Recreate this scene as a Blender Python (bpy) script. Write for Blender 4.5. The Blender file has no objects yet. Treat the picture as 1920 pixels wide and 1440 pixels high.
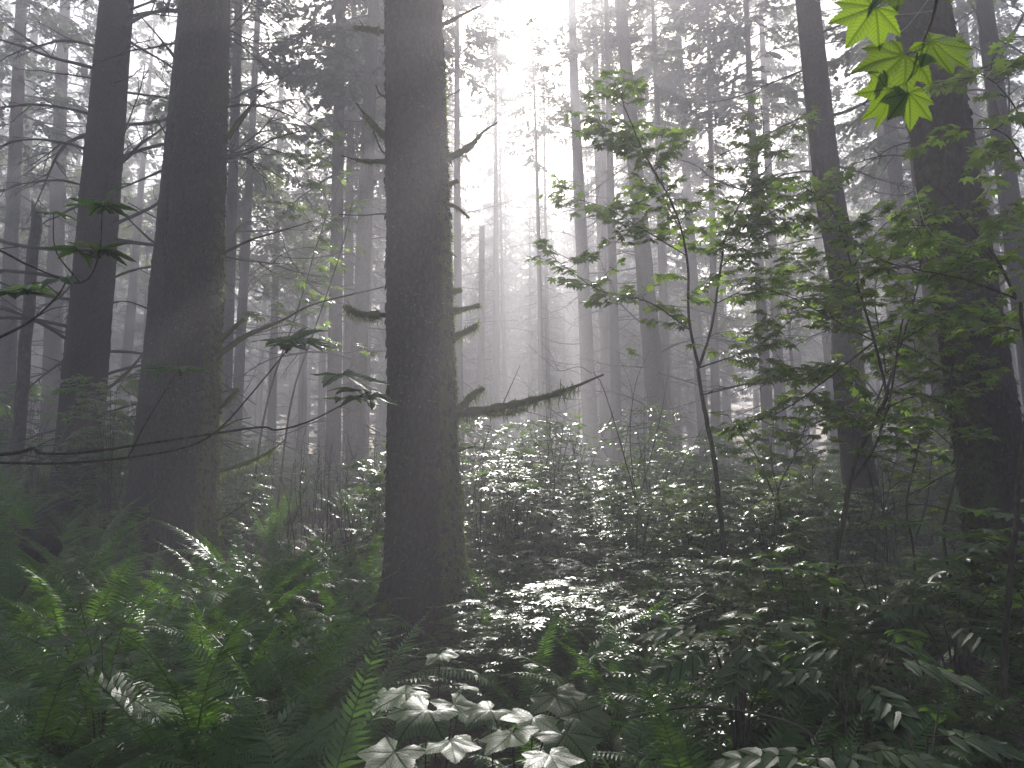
import bpy, math, random
import numpy as np
from mathutils import Vector, Matrix

sc = bpy.context.scene
COL = sc.collection
rad = math.radians
R0 = np.random.default_rng(7)

# ------------------------------------------------------------------ camera, sky, sun, exposure
FPX, PITCH, EYE = 1400.0, rad(7.0), 1.6
cd = bpy.data.cameras.new('camera')
cam = bpy.data.objects.new('camera', cd)
COL.objects.link(cam)
cd.sensor_width = 36.0
cd.lens = FPX / 1920 * 36.0
cd.clip_start, cd.clip_end = 0.05, 2000
cam.location = (0, 0, EYE)
cam.rotation_euler = (rad(90) + PITCH, 0, 0)
sc.camera = cam

SUN_EL, SUN_AZ = rad(32.6), rad(1.0)          # azimuth measured from +Y towards +X
w = bpy.data.worlds.new('World')
sc.world = w
w.use_nodes = True
nt = w.node_tree
sky = nt.nodes.new('ShaderNodeTexSky')
sky.sky_type = 'NISHITA'
sky.sun_disc = False
sky.sun_elevation = SUN_EL
sky.sun_rotation = SUN_AZ
sky.air_density, sky.dust_density, sky.ozone_density = 1.0, 2.5, 1.0
bg = nt.nodes['Background']
nt.links.new(sky.outputs[0], bg.inputs[0])
bg.inputs[1].default_value = 0.075

sl = bpy.data.lights.new('sun', 'SUN')
sl.energy = 5.0
sl.angle = rad(0.5)
sl.color = (1.0, 0.96, 0.91)
so = bpy.data.objects.new('sun', sl)
COL.objects.link(so)
sdir = Vector((math.sin(SUN_AZ) * math.cos(SUN_EL), math.cos(SUN_AZ) * math.cos(SUN_EL), math.sin(SUN_EL)))
so.rotation_euler = (-sdir).to_track_quat('-Z', 'Y').to_euler()

sc.view_settings.view_transform = 'Standard'
sc.view_settings.look = 'None'
sc.view_settings.gamma = 1.0
sc.view_settings.use_curve_mapping = False
sc.view_settings.exposure = 1.5
HAZE_DENSITY, HAZE_G = 0.014, 0.43

cy = sc.cycles
cy.max_bounces, cy.diffuse_bounces, cy.glossy_bounces, cy.transmission_bounces = 5, 3, 2, 3
cy.volume_bounces = 1
cy.transparent_max_bounces = 4
cy.caustics_reflective = cy.caustics_refractive = False
cy.sample_clamp_indirect = 3.0
cy.use_adaptive_sampling = True
cy.adaptive_threshold = 0.02
cy.use_denoising = True

# ------------------------------------------------------------------ geometry helpers
CP, SP = math.cos(PITCH), math.sin(PITCH)

def at(px, py, Y):
    a, b = (px - 960) / FPX, (720 - py) / FPX
    t = Y / (CP - b * SP)
    return np.array((a * t, Y, EYE + t * (SP + b * CP)))

def pix(p):
    y, z = p[1], p[2] - EYE
    d = y * CP + z * SP
    return 960 + FPX * p[0] / d, 720 - FPX * (z * CP - y * SP) / d, d

def hgt(x, y):
    x, y = np.asarray(x, float), np.asarray(y, float)
    h = 0.03 * np.clip(y - 6, 0, 60) + 0.10 * np.clip(-x - 2, 0, 9) * np.clip((y - 1) / 8, 0, 1)
    h = h + 0.07 * np.sin(x * 0.9 + 1.3) * np.cos(y * 0.7) + 0.04 * np.sin(x * 2.3 + y * 1.7)
    h = h + 0.25 * np.sin(x * 0.11 + 2) * np.sin(y * 0.13)
    return h

def H(x, y):
    return float(hgt(x, y))

class MB:
    """collects vertices and faces of one mesh"""
    def __init__(s):
        s.v, s.f, s.t, s.uv, s.n = [], [], [], [], 0
    def add(s, V, faces, tint=0.0, uv=None):
        V = np.asarray(V, float).reshape(-1, 3)
        s.v.append(V)
        for f in faces:
            f = np.asarray(f, int)
            if len(f):
                s.f.append(f + s.n)
        s.t.append(np.broadcast_to(np.asarray(tint, float), (len(V),)))
        s.uv.append(np.zeros((len(V), 2)) if uv is None else uv)
        s.n += len(V)
    def inst(s, tpl, M, T, tint=None):
        """copies of a template (V, faces, uv) under matrices M (n,3,3) and offsets T (n,3)"""
        V, faces, uv = tpl
        n, m = len(M), len(V)
        if n == 0:
            return
        W = np.einsum('nij,mj->nmi', M, V) + T[:, None, :]
        off = (np.arange(n) * m)
        fs = [(f[None] + off[:, None, None]).reshape(-1, f.shape[1]) for f in faces]
        if tint is None:
            tint = R0.random(n)
        s.add(W.reshape(-1, 3), fs, np.repeat(tint, m), np.tile(uv, (n, 1)))
    def mesh(s, name, mat, smooth=True, moss=None):
        me = bpy.data.meshes.new(name)
        V = np.concatenate(s.v)
        me.vertices.add(len(V))
        me.vertices.foreach_set('co', V.astype(np.float32).ravel())
        idx = np.concatenate([f.ravel() for f in s.f]).astype(np.int32)
        cnt = np.concatenate([np.full(len(f), f.shape[1]) for f in s.f])
        st = np.concatenate([[0], np.cumsum(cnt)[:-1]]).astype(np.int32)
        me.loops.add(len(idx))
        me.polygons.add(len(cnt))
        me.loops.foreach_set('vertex_index', idx)
        me.polygons.foreach_set('loop_start', st)
        me.polygons.foreach_set('use_smooth', np.full(len(cnt), smooth))
        me.update(calc_edges=True)
        a = me.attributes.new('tint', 'FLOAT', 'POINT')
        a.data.foreach_set('value', np.concatenate(s.t).astype(np.float32))
        U = np.concatenate(s.uv)
        if U.any():
            a = me.attributes.new('vein', 'FLOAT_VECTOR', 'POINT')
            a.data.foreach_set('vector', np.c_[U, np.zeros(len(U))].astype(np.float32).ravel())
        if moss is not None:
            a = me.attributes.new('moss', 'FLOAT', 'POINT')
            a.data.foreach_set('value', np.asarray(moss, np.float32))
        me.materials.append(mat)
        me.validate()
        return me

def tube(pts, r, sides=5):
    P = np.asarray(pts, float)
    n = len(P)
    r = np.broadcast_to(np.asarray(r, float), (n,))
    T = np.gradient(P, axis=0)
    T /= np.linalg.norm(T, axis=1)[:, None] + 1e-9
    ref = np.array((0, 0, 1.0)) if abs(T[0][2]) < 0.9 else np.array((1.0, 0, 0))
    A = np.cross(T, ref)
    A /= np.linalg.norm(A, axis=1)[:, None] + 1e-9
    B = np.cross(T, A)
    th = np.arange(sides) / sides * 2 * math.pi
    V = P[:, None] + r[:, None, None] * (np.cos(th)[None, :, None] * A[:, None] + np.sin(th)[None, :, None] * B[:, None])
    i, j = np.meshgrid(np.arange(n - 1), np.arange(sides), indexing='ij')
    k = (j + 1) % sides
    q = np.stack([i * sides + j, i * sides + k, (i + 1) * sides + k, (i + 1) * sides + j], -1).reshape(-1, 4)
    return V.reshape(-1, 3), [q]

def smooth_line(pts, n):
    """Catmull-Rom through the points, n samples"""
    P = np.asarray(pts, float)
    if len(P) == 2:
        t = np.linspace(0, 1, n)[:, None]
        return P[0] * (1 - t) + P[1] * t
    Q = np.vstack([2 * P[0] - P[1], P, 2 * P[-1] - P[-2]])
    s = np.linspace(0, len(P) - 1 - 1e-6, n)
    i = s.astype(int)
    u = (s - i)[:, None]
    a, b, c, d = Q[i], Q[i + 1], Q[i + 2], Q[i + 3]
    return 0.5 * (2 * b + (c - a) * u + (2 * a - 5 * b + 4 * c - d) * u ** 2 + (3 * b - a - 3 * c + d) * u ** 3)

def frames(fwd, nrm):
    """matrices whose columns are side, forward, normal"""
    f = fwd / (np.linalg.norm(fwd, axis=-1, keepdims=True) + 1e-9)
    s = np.cross(f, nrm)
    s /= np.linalg.norm(s, axis=-1, keepdims=True) + 1e-9
    n = np.cross(s, f)
    return np.stack([s, f, n], -1)

def unit(v):
    v = np.asarray(v, float)
    return v / (np.linalg.norm(v) + 1e-9)

# ------------------------------------------------------------------ objects
def obj(name, me, parent=None, loc=None, mat=None):
    o = bpy.data.objects.new(name, me)
    COL.objects.link(o)
    if parent is not None:
        o.parent = parent
    if mat is not None:
        o.matrix_local = mat
    elif loc is not None:
        o.location = loc
    return o

def tag(o, label=None, cat=None, group=None, kind=None):
    for k, v in (('label', label), ('category', cat), ('group', group), ('kind', kind)):
        if v:
            o[k] = v
    return o

def thing(name, loc, label=None, cat=None, group=None):
    o = obj(name, None, None, loc)
    o.empty_display_size = 0.1
    return tag(o, label, cat, group)

def m4(M3, t, s=1.0):
    m = Matrix.Identity(4)
    for i in range(3):
        for j in range(3):
            m[i][j] = M3[i][j] * s
        m[i][3] = t[i]
    return m

# ------------------------------------------------------------------ materials
def new_mat(name):
    m = bpy.data.materials.new(name)
    m.use_nodes = True
    t = m.node_tree
    t.nodes.clear()
    out = t.nodes.new('ShaderNodeOutputMaterial')
    return m, t, out

def N(t, kind, **kw):
    n = t.nodes.new(kind)
    for k, v in kw.items():
        if k in n.inputs:
            n.inputs[k].default_value = v
        else:
            setattr(n, k, v)
    return n

def ramp(t, stops):
    r = t.nodes.new('ShaderNodeValToRGB')
    el = r.color_ramp.elements
    while len(el) < len(stops):
        el.new(0.5)
    for e, (p, c) in zip(el, stops):
        e.position = p
        e.color = (*c, 1) if len(c) == 3 else c
    return r

def mth(t, op, a, b=None, **kw):
    n = t.nodes.new('ShaderNodeMath')
    n.operation = op
    for i, x in enumerate((a, b)):
        if x is None:
            continue
        if isinstance(x, (int, float)):
            n.inputs[i].default_value = x
        else:
            t.links.new(x, n.inputs[i])
    return n.outputs[0]

def leaf_mat(name, dark, light, trans, rough=0.38, tfac=0.4, veins=0, spec=0.5, spots=True):
    m, t, out = new_mat(name)
    L = t.links.new
    at_ = N(t, 'ShaderNodeAttribute', attribute_name='tint')
    oi = N(t, 'ShaderNodeObjectInfo')
    k = mth(t, 'FRACT', mth(t, 'ADD', at_.outputs['Fac'], oi.outputs['Random']))
    r = ramp(t, [(0, dark), (1, light)])
    L(k, r.inputs[0])
    col = r.outputs[0]
    tc = N(t, 'ShaderNodeTexCoord')
    nz = N(t, 'ShaderNodeTexNoise', Scale=60.0, Detail=3.0)
    L(tc.outputs['Object'], nz.inputs['Vector'])
    mx = N(t, 'ShaderNodeMix', data_type='RGBA', blend_type='MULTIPLY')
    mx.inputs[0].default_value = 0.6
    L(col, mx.inputs[6])
    rr = ramp(t, [(0.3, (0.6, 0.6, 0.55)), (0.7, (1.25, 1.2, 1.15))])
    L(nz.outputs['Fac'], rr.inputs[0])
    L(rr.outputs[0], mx.inputs[7])
    col = mx.outputs[2]
    if veins:
        n9 = N(t, 'ShaderNodeTexNoise', Scale=9.0, Detail=4.0, Roughness=0.65)
        vs = N(t, 'ShaderNodeVectorMath', operation='ADD')
        L(tc.outputs['Object'], vs.inputs[0])
        L(oi.outputs['Location'], vs.inputs[1])
        L(vs.outputs[0], n9.inputs['Vector'])
        sx = N(t, 'ShaderNodeMix', data_type='RGBA')
        sx.inputs[7].default_value = (0.11, 0.06, 0.02, 1)
        rs = ramp(t, [(0.66, (0, 0, 0)), (0.71, (0.85, 0.85, 0.85))])
        L(n9.outputs['Fac'], rs.inputs[0])
        L(rs.outputs[0], sx.inputs[0])
        L(col, sx.inputs[6])
        col = sx.outputs[2]
    p = N(t, 'ShaderNodeBsdfPrincipled', Roughness=rough)
    p.inputs['Specular IOR Level'].default_value = spec
    tr = N(t, 'ShaderNodeBsdfTranslucent')
    tcol = N(t, 'ShaderNodeMix', data_type='RGBA')
    tcol.inputs[6].default_value = (*[c * 0.6 for c in trans], 1)
    tcol.inputs[7].default_value = (*[min(1, c * 1.35) for c in trans], 1)
    L(k, tcol.inputs[0])
    tout = tcol.outputs[2]
    h = None
    if veins:
        va = N(t, 'ShaderNodeAttribute', attribute_name='vein')
        sp = N(t, 'ShaderNodeSeparateXYZ')
        L(va.outputs['Vector'], sp.inputs[0])
        au = mth(t, 'ABSOLUTE', sp.outputs[0])
        # side veins run out from the midrib at an angle
        ph = mth(t, 'SUBTRACT', sp.outputs[1], mth(t, 'MULTIPLY', au, 0.9))
        w1 = mth(t, 'ABSOLUTE', mth(t, 'SINE', mth(t, 'MULTIPLY', ph, float(veins))))
        side = mth(t, 'LESS_THAN', w1, 0.24)
        mid = mth(t, 'LESS_THAN', au, 0.024)
        vo = N(t, 'ShaderNodeTexVoronoi', feature='DISTANCE_TO_EDGE', Scale=26.0)
        L(va.outputs['Vector'], vo.inputs['Vector'])
        net = mth(t, 'MULTIPLY', mth(t, 'LESS_THAN', vo.outputs['Distance'], 0.05), 0.5)
        v = mth(t, 'MAXIMUM', mth(t, 'MAXIMUM', side, mid), net)
        vm = N(t, 'ShaderNodeMix', data_type='RGBA')
        vm.inputs[7].default_value = (*[c * 0.45 for c in dark], 1)
        L(mth(t, 'MULTIPLY', v, 0.85), vm.inputs[0])
        L(mth(t, 'MULTIPLY', mth(t, 'SUBTRACT', 1.15, v), spec), p.inputs['Specular IOR Level'])
        L(col, vm.inputs[6])
        col = vm.outputs[2]
        tm = N(t, 'ShaderNodeMix', data_type='RGBA')
        tm.inputs[7].default_value = (*[c * 0.3 for c in trans], 1)
        L(mth(t, 'MULTIPLY', mth(t, 'MAXIMUM', side, mid), 0.6), tm.inputs[0])
        L(tout, tm.inputs[6])
        tout = tm.outputs[2]
        h = mth(t, 'MULTIPLY', v, -1.0)
        b = N(t, 'ShaderNodeBump', Strength=0.8, Distance=0.003)
        L(h, b.inputs['Height'])
        L(b.outputs[0], p.inputs['Normal'])
    L(col, p.inputs['Base Color'])
    L(tout, tr.inputs['Color'])
    ms = N(t, 'ShaderNodeMixShader', Fac=tfac)
    L(p.outputs[0], ms.inputs[1])
    L(tr.outputs[0], ms.inputs[2])
    L(ms.outputs[0], out.inputs['Surface'])
    return m

def bark_mat(name, c1, c2, scale=9.0, mossy=True, bump=0.9):
    m, t, out = new_mat(name)
    L = t.links.new
    tc = N(t, 'ShaderNodeTexCoord')
    mp = N(t, 'ShaderNodeMapping')
    mp.inputs['Scale'].default_value = (1, 1, 0.45)
    L(tc.outputs['Object'], mp.inputs[0])
    nz = N(t, 'ShaderNodeTexNoise', Scale=scale * 2.2, Detail=8.0, Roughness=0.68)
    L(mp.outputs[0], nz.inputs['Vector'])
    vo = N(t, 'ShaderNodeTexVoronoi', Scale=scale * 3.0, Randomness=1.0)
    L(mp.outputs[0], vo.inputs['Vector'])
    big = N(t, 'ShaderNodeTexNoise', Scale=1.6, Detail=3.0)
    L(tc.outputs['Object'], big.inputs['Vector'])
    ck = N(t, 'ShaderNodeTexVoronoi', feature='DISTANCE_TO_EDGE', Scale=scale * 1.5)
    wp = N(t, 'ShaderNodeMix', data_type='RGBA', blend_type='ADD')
    wp.inputs[0].default_value = 0.08
    L(mp.outputs[0], wp.inputs[6])
    L(nz.outputs['Color'], wp.inputs[7])
    L(wp.outputs[2], ck.inputs['Vector'])
    cr = mth(t, 'MINIMUM', mth(t, 'MULTIPLY', ck.outputs['Distance'], 5.0), 1.0)
    k = mth(t, 'ADD', mth(t, 'ADD', mth(t, 'MULTIPLY', nz.outputs['Fac'], 0.5), mth(t, 'MULTIPLY', vo.outputs['Distance'], 0.2)), mth(t, 'MULTIPLY', cr, 0.22))
    r = ramp(t, [(0.3, c1), (0.62, c2), (0.85, tuple(min(1, c * 1.5) for c in c2))])
    L(k, r.inputs[0])
    mx = N(t, 'ShaderNodeMix', data_type='RGBA', blend_type='MULTIPLY')
    mx.inputs[0].default_value = 0.7
    L(r.outputs[0], mx.inputs[6])
    r2 = ramp(t, [(0.35, (0.72, 0.72, 0.72)), (0.7, (1.12, 1.1, 1.08))])
    L(big.outputs['Fac'], r2.inputs[0])
    L(r2.outputs[0], mx.inputs[7])
    col = mx.outputs[2]
    if mossy:
        ma = N(t, 'ShaderNodeAttribute', attribute_name='moss')
        mk = mth(t, 'MULTIPLY', ma.outputs['Fac'], 1.0)
        n2 = N(t, 'ShaderNodeTexNoise', Scale=11.0, Detail=6.0)
        L(tc.outputs['Object'], n2.inputs['Vector'])
        f = mth(t, 'MULTIPLY', mth(t, 'SUBTRACT', mth(t, 'ADD', mk, n2.outputs['Fac']), 0.85), 4.0)
        cl = N(t, 'ShaderNodeClamp')
        L(f, cl.inputs[0])
        mm = N(t, 'ShaderNodeMix', data_type='RGBA')
        mm.inputs[7].default_value = (0.062, 0.075, 0.016, 1)
        L(cl.outputs[0], mm.inputs[0])
        L(col, mm.inputs[6])
        col = mm.outputs[2]
    if mossy:
        lv = N(t, 'ShaderNodeTexNoise', Scale=38.0, Detail=3.0)
        lz = N(t, 'ShaderNodeTexNoise', Scale=2.3, Detail=2.0)
        L(tc.outputs['Object'], lv.inputs['Vector'])
        L(tc.outputs['Object'], lz.inputs['Vector'])
        rl = ramp(t, [(0.60, (0, 0, 0)), (0.66, (0.7, 0.7, 0.7))])
        rz = ramp(t, [(0.42, (0, 0, 0)), (0.6, (1, 1, 1))])
        L(lv.outputs['Fac'], rl.inputs[0])
        L(lz.outputs['Fac'], rz.inputs[0])
        lm = N(t, 'ShaderNodeMix', data_type='RGBA')
        lm.inputs[7].default_value = (0.13, 0.135, 0.105, 1)
        L(mth(t, 'MULTIPLY', rl.outputs[0], rz.outputs[0]), lm.inputs[0])
        L(col, lm.inputs[6])
        col = lm.outputs[2]
    p = N(t, 'ShaderNodeBsdfPrincipled', Roughness=0.9)
    p.inputs['Specular IOR Level'].default_value = 0.2
    L(col, p.inputs['Base Color'])
    b = N(t, 'ShaderNodeBump', Strength=bump, Distance=0.02)
    L(k, b.inputs['Height'])
    L(b.outputs[0], p.inputs['Normal'])
    L(p.outputs[0], out.inputs['Surface'])
    return m

def plain(name, c1, c2, scale=20.0, rough=0.85, spec=0.25, trans=None):
    m, t, out = new_mat(name)
    L = t.links.new
    tc = N(t, 'ShaderNodeTexCoord')
    nz = N(t, 'ShaderNodeTexNoise', Scale=scale, Detail=5.0)
    L(tc.outputs['Object'], nz.inputs['Vector'])
    a = N(t, 'ShaderNodeAttribute', attribute_name='tint')
    r = ramp(t, [(0.3, c1), (0.75, c2)])
    L(mth(t, 'ADD', mth(t, 'MULTIPLY', nz.outputs['Fac'], 0.6), mth(t, 'MULTIPLY', a.outputs['Fac'], 0.4)), r.inputs[0])
    p = N(t, 'ShaderNodeBsdfPrincipled', Roughness=rough)
    p.inputs['Specular IOR Level'].default_value = spec
    L(r.outputs[0], p.inputs['Base Color'])
    s = p.outputs[0]
    if trans:
        tr = N(t, 'ShaderNodeBsdfTranslucent', Color=(*trans, 1))
        ms = N(t, 'ShaderNodeMixShader', Fac=0.45)
        L(s, ms.inputs[1])
        L(tr.outputs[0], ms.inputs[2])
        s = ms.outputs[0]
    L(s, out.inputs['Surface'])
    return m

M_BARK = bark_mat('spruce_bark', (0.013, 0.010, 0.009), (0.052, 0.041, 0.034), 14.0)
M_BARKF = bark_mat('haze_paled_bark', (0.035, 0.028, 0.024), (0.11, 0.09, 0.075), mossy=False, bump=0.5)  # paler copy of the bark; the haze is put into its colour
M_STEM = bark_mat('maple_bark', (0.03, 0.026, 0.02), (0.10, 0.085, 0.06), 22, False, 0.4)
M_DEAD = plain('dead_wood', (0.03, 0.025, 0.02), (0.12, 0.10, 0.08), 30)
M_MOSS = plain('hanging_moss', (0.035, 0.048, 0.01), (0.12, 0.15, 0.03), 40, 0.95, 0.1, trans=(0.24, 0.32, 0.05))
M_FERN = leaf_mat('sword_fern_green', (0.042, 0.10, 0.022), (0.08, 0.165, 0.04), (0.16, 0.33, 0.03), 0.36, 0.38, spec=0.4)
M_LADY = leaf_mat('lady_fern_green', (0.045, 0.115, 0.03), (0.08, 0.165, 0.042), (0.16, 0.36, 0.04), 0.5, 0.4, spec=0.35)
M_DEADFERN = plain('dead_frond', (0.06, 0.022, 0.01), (0.17, 0.075, 0.03), 30, 0.8, 0.2, trans=(0.2, 0.09, 0.03))
M_MAPLE = leaf_mat('vine_maple_green', (0.035, 0.08, 0.012), (0.07, 0.135, 0.02), (0.25, 0.39, 0.045), 0.38, 0.5)
M_BIGLEAF = leaf_mat('maple_leaf_green', (0.03, 0.085, 0.022), (0.045, 0.11, 0.028), (0.21, 0.33, 0.012), 0.36, 0.5, veins=38)
M_THIMBLE = leaf_mat('thimbleberry_green', (0.045, 0.095, 0.028), (0.07, 0.125, 0.04), (0.2, 0.36, 0.05), 0.42, 0.35, veins=30, spec=0.5)
M_ELDER = leaf_mat('elderberry_green', (0.035, 0.085, 0.026), (0.065, 0.125, 0.04), (0.16, 0.32, 0.04), 0.44, 0.35, veins=44, spec=0.45)
M_SHRUB = leaf_mat('shrub_green', (0.045, 0.09, 0.025), (0.085, 0.14, 0.04), (0.2, 0.36, 0.035), 0.31, 0.38, spec=0.8)
M_NEEDLE = leaf_mat('conifer_needles', (0.02, 0.042, 0.014), (0.045, 0.075, 0.022), (0.10, 0.16, 0.04), 0.5, 0.3)
M_BROAD = leaf_mat('pale_canopy_leaves', (0.05, 0.085, 0.02), (0.09, 0.12, 0.03), (0.28, 0.36, 0.06), 0.5, 0.45)
M_SILK = plain('spider_silk', (0.6, 0.6, 0.6), (0.8, 0.8, 0.8), 5, 0.3, 0.5)
M_FUNGUS = plain('bracket_fungus', (0.25, 0.2, 0.15), (0.5, 0.44, 0.36), 12)

# ------------------------------------------------------------------ ground, haze, far woods
def ground_mat():
    m, t, out = new_mat('forest_floor')
    L = t.links.new
    tc = N(t, 'ShaderNodeTexCoord')
    n1 = N(t, 'ShaderNodeTexNoise', Scale=7.0, Detail=10.0, Roughness=0.7)
    n2 = N(t, 'ShaderNodeTexNoise', Scale=0.9, Detail=4.0)
    vo = N(t, 'ShaderNodeTexVoronoi', Scale=28.0)
    for n in (n1, n2, vo):
        L(tc.outputs['Object'], n.inputs['Vector'])
    r = ramp(t, [(0.3, (0.012, 0.009, 0.007)), (0.55, (0.045, 0.03, 0.02)), (0.75, (0.09, 0.055, 0.03))])
    L(n1.outputs['Fac'], r.inputs[0])
    g = N(t, 'ShaderNodeMix', data_type='RGBA')
    g.inputs[7].default_value = (0.03, 0.045, 0.012, 1)
    rr = ramp(t, [(0.5, (0, 0, 0)), (0.62, (0.8, 0.8, 0.8))])
    L(n2.outputs['Fac'], rr.inputs[0])
    L(rr.outputs[0], g.inputs[0])
    L(r.outputs[0], g.inputs[6])
    p = N(t, 'ShaderNodeBsdfPrincipled', Roughness=0.95)
    L(g.outputs[2], p.inputs['Base Color'])
    b = N(t, 'ShaderNodeBump', Strength=1.0, Distance=0.04)
    L(mth(t, 'ADD', n1.outputs['Fac'], vo.outputs['Distance']), b.inputs['Height'])
    L(b.outputs[0], p.inputs['Normal'])
    L(p.outputs[0], out.inputs['Surface'])
    return m

def warp(n, lo, hi, mid):
    s = np.linspace(-1, 1, n)
    s = np.sign(s) * np.abs(s) ** 2.2
    return np.where(s < 0, mid + s * (mid - lo), mid + s * (hi - mid))

gx, gy = warp(150, -158, 158, 0.0), warp(170, -60, 158, 6.0)
GX, GY = np.meshgrid(gx, gy)
gv = np.stack([GX, GY, hgt(GX, GY)], -1).reshape(-1, 3)
i, j = np.meshgrid(np.arange(169), np.arange(149), indexing='ij')
q = np.stack([i * 150 + j, i * 150 + j + 1, (i + 1) * 150 + j + 1, (i + 1) * 150 + j], -1).reshape(-1, 4)
b = MB()
b.add(gv, [q])
tag(obj('ground', b.mesh('ground', ground_mat())), kind='structure')

TREE_TOP = 27.5
m, t, out = new_mat('morning_haze')
pv = N(t, 'ShaderNodeVolumePrincipled')
pv.inputs['Density'].default_value = HAZE_DENSITY
pv.inputs['Density Attribute'].default_value = ''
pv.inputs['Color'].default_value = (0.875, 0.86, 0.915, 1)
pv.inputs['Anisotropy'].default_value = HAZE_G
t.links.new(pv.outputs[0], out.inputs['Volume'])
b = MB()
x0, x1, y0, y1, z0, z1 = -160, 160, -62, 160, -2.2, 30.0
V = [(x, y, z) for z in (z0, z1) for y in (y0, y1) for x in (x0, x1)]
b.add(V, [[(0, 2, 3, 1), (4, 5, 7, 6), (0, 1, 5, 4), (2, 6, 7, 3), (0, 4, 6, 2), (1, 3, 7, 5)]])
tag(obj('haze', b.mesh('haze', m, False)), kind='stuff')

# ------------------------------------------------------------------ conifers
def crown_mb(rng, Hc, rmax, nbr, dens=1.0, leafw=0.08, start=0.0):
    """whorls of drooping boughs with flat sprays of needles; base of the crown at z = 0"""
    wood, nd = MB(), MB()
    qs_base, qs_dir, qs_n, qs_len = [], [], [], []
    for k in range(nbr):
        u = (k + rng.random()) / nbr
        z = Hc * u ** 0.9
        L = rmax * ((1 - u) ** 0.75) * rng.uniform(0.6, 1.1) * (0.55 + 0.45 * min(1, u * 5)) + 0.25
        az = rng.random() * 2 * math.pi
        d = np.array((math.cos(az), math.sin(az), 0))
        n = 7
        s = np.linspace(0, 1, n)
        up, dr = rng.uniform(-0.1, 0.35), rng.uniform(0.25, 0.6)
        pts = d[None] * (L * s)[:, None]
        pts[:, 2] = z + L * (up * s - dr * s ** 2 + 0.22 * s ** 4)
        pts += rng.normal(0, 0.03 * L, (n, 3)) * s[:, None]
        v, f = tube(pts, np.linspace(0.03, 0.006, n) * (0.5 + L / 5), 3)
        wood.add(v, f, 0.2)
        nt_ = int(max(6, L * 15 * dens))
        for q_ in range(nt_):
            s_ = rng.uniform(0.18, 1.0)
            i_ = min(n - 2, int(s_ * (n - 1)))
            u_ = s_ * (n - 1) - i_
            p = pts[i_] * (1 - u_) + pts[i_ + 1] * u_
            ax = unit(pts[i_ + 1] - pts[i_])
            side = np.cross(ax, (0, 0, 1.0)) * (1 if rng.random() < 0.5 else -1)
            td = unit(ax * rng.uniform(0.35, 1.0) + side * rng.uniform(0.4, 1.0) + np.array((0, 0, rng.uniform(-0.55, 0.05))))
            tl = rng.uniform(0.25, 0.75) * (1.15 - 0.6 * s_) * (0.5 + 0.25 * L / rmax * 2)
            m_ = max(2, int(tl / 0.07))
            for e in range(m_):
                f0 = (e + rng.random() * 0.5) / m_
                b0 = p + td * tl * f0 + np.array((0, 0, -0.35 * tl * f0 * f0))
                for sg in (-1, 1):
                    sd = unit(td + sg * np.cross(td, (0, 0, 1.0)) * rng.uniform(0.25, 0.9) + np.array((0, 0, rng.uniform(-0.4, 0.1))))
                    qs_base.append(b0)
                    qs_dir.append(sd)
                    qs_n.append((rng.normal(0, 0.35), rng.normal(0, 0.35), 1))
                    qs_len.append(rng.uniform(0.07, 0.17))
    B, D = np.array(qs_base), np.array(qs_dir)
    M = frames(D, np.array(qs_n, float)) * np.array(qs_len)[:, None, None]
    M[:, :, 0] *= leafw / 0.11
    tpl = (np.array([(0, 0, 0), (0.5, 0.4, 0.02), (0, 1, -0.06), (-0.5, 0.4, 0.02)], float), [np.array([(0, 1, 2, 3)])], np.zeros((4, 2)))
    nd.inst(tpl, M, B, rng.random(len(B)))
    return wood, nd

CROWNS = []
for k in range(6):
    rng = np.random.default_rng(100 + k)
    sparse = k >= 4
    wd, nd = crown_mb(rng, 15.5, 3.1 if not sparse else 2.3, 74 if not sparse else 44, 1.0 if not sparse else 0.75)
    CROWNS.append((nd.mesh('conifer_crown', M_NEEDLE, False), wd.mesh('crown_boughs', M_DEAD, True)))

def broad_crown(seed, rmax, Hc, n):
    """loose broadleaf crown: leaf sprays on a few rising limbs"""
    rng = np.random.default_rng(seed)
    wood, lv = MB(), MB()
    Bs = []
    for k in range(26):
        u = rng.random()
        az = rng.random() * 6.283
        L = rmax * rng.uniform(0.5, 1.0) * (1 - 0.5 * u)
        p0 = np.array((0, 0, Hc * u * 0.75))
        p1 = p0 + np.array((math.cos(az) * L, math.sin(az) * L, L * rng.uniform(0.1, 0.7)))
        pm = (p0 + p1) / 2 + np.array((0, 0, 0.15 * L))
        pl = smooth_line([p0, pm, p1], 8)
        v, f = tube(pl, np.linspace(0.035, 0.006, 8), 3)
        wood.add(v, f, 0.2)
        for q_ in range(n // 26):
            s_ = rng.uniform(0.3, 1.05)
            Bs.append(p0 + (p1 - p0) * s_ + rng.normal(0, 0.30, 3) * (1, 1, 0.45))
    B = np.array(Bs)
    D = rng.normal(0, 1, (len(B), 3)) * (1, 1, 0.4)
    M = frames(D, rng.normal(0, 0.35, (len(B), 3)) + (0, 0, 1)) * rng.uniform(0.07, 0.14, len(B))[:, None, None]
    tpl = (np.array([(0, 0, 0), (0.42, 0.45, 0.0), (0, 1, -0.1), (-0.42, 0.45, 0.0)], float), [np.array([(0, 1, 2, 3)])], np.zeros((4, 2)))
    lv.inst(tpl, M, B, rng.random(len(B)))
    return lv.mesh('leaf_crown', M_BROAD, False), wood.mesh('crown_limbs', M_DEAD)

BROADS = [broad_crown(200 + k, 3.0, 6.0, 7000) for k in range(3)]

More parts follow.
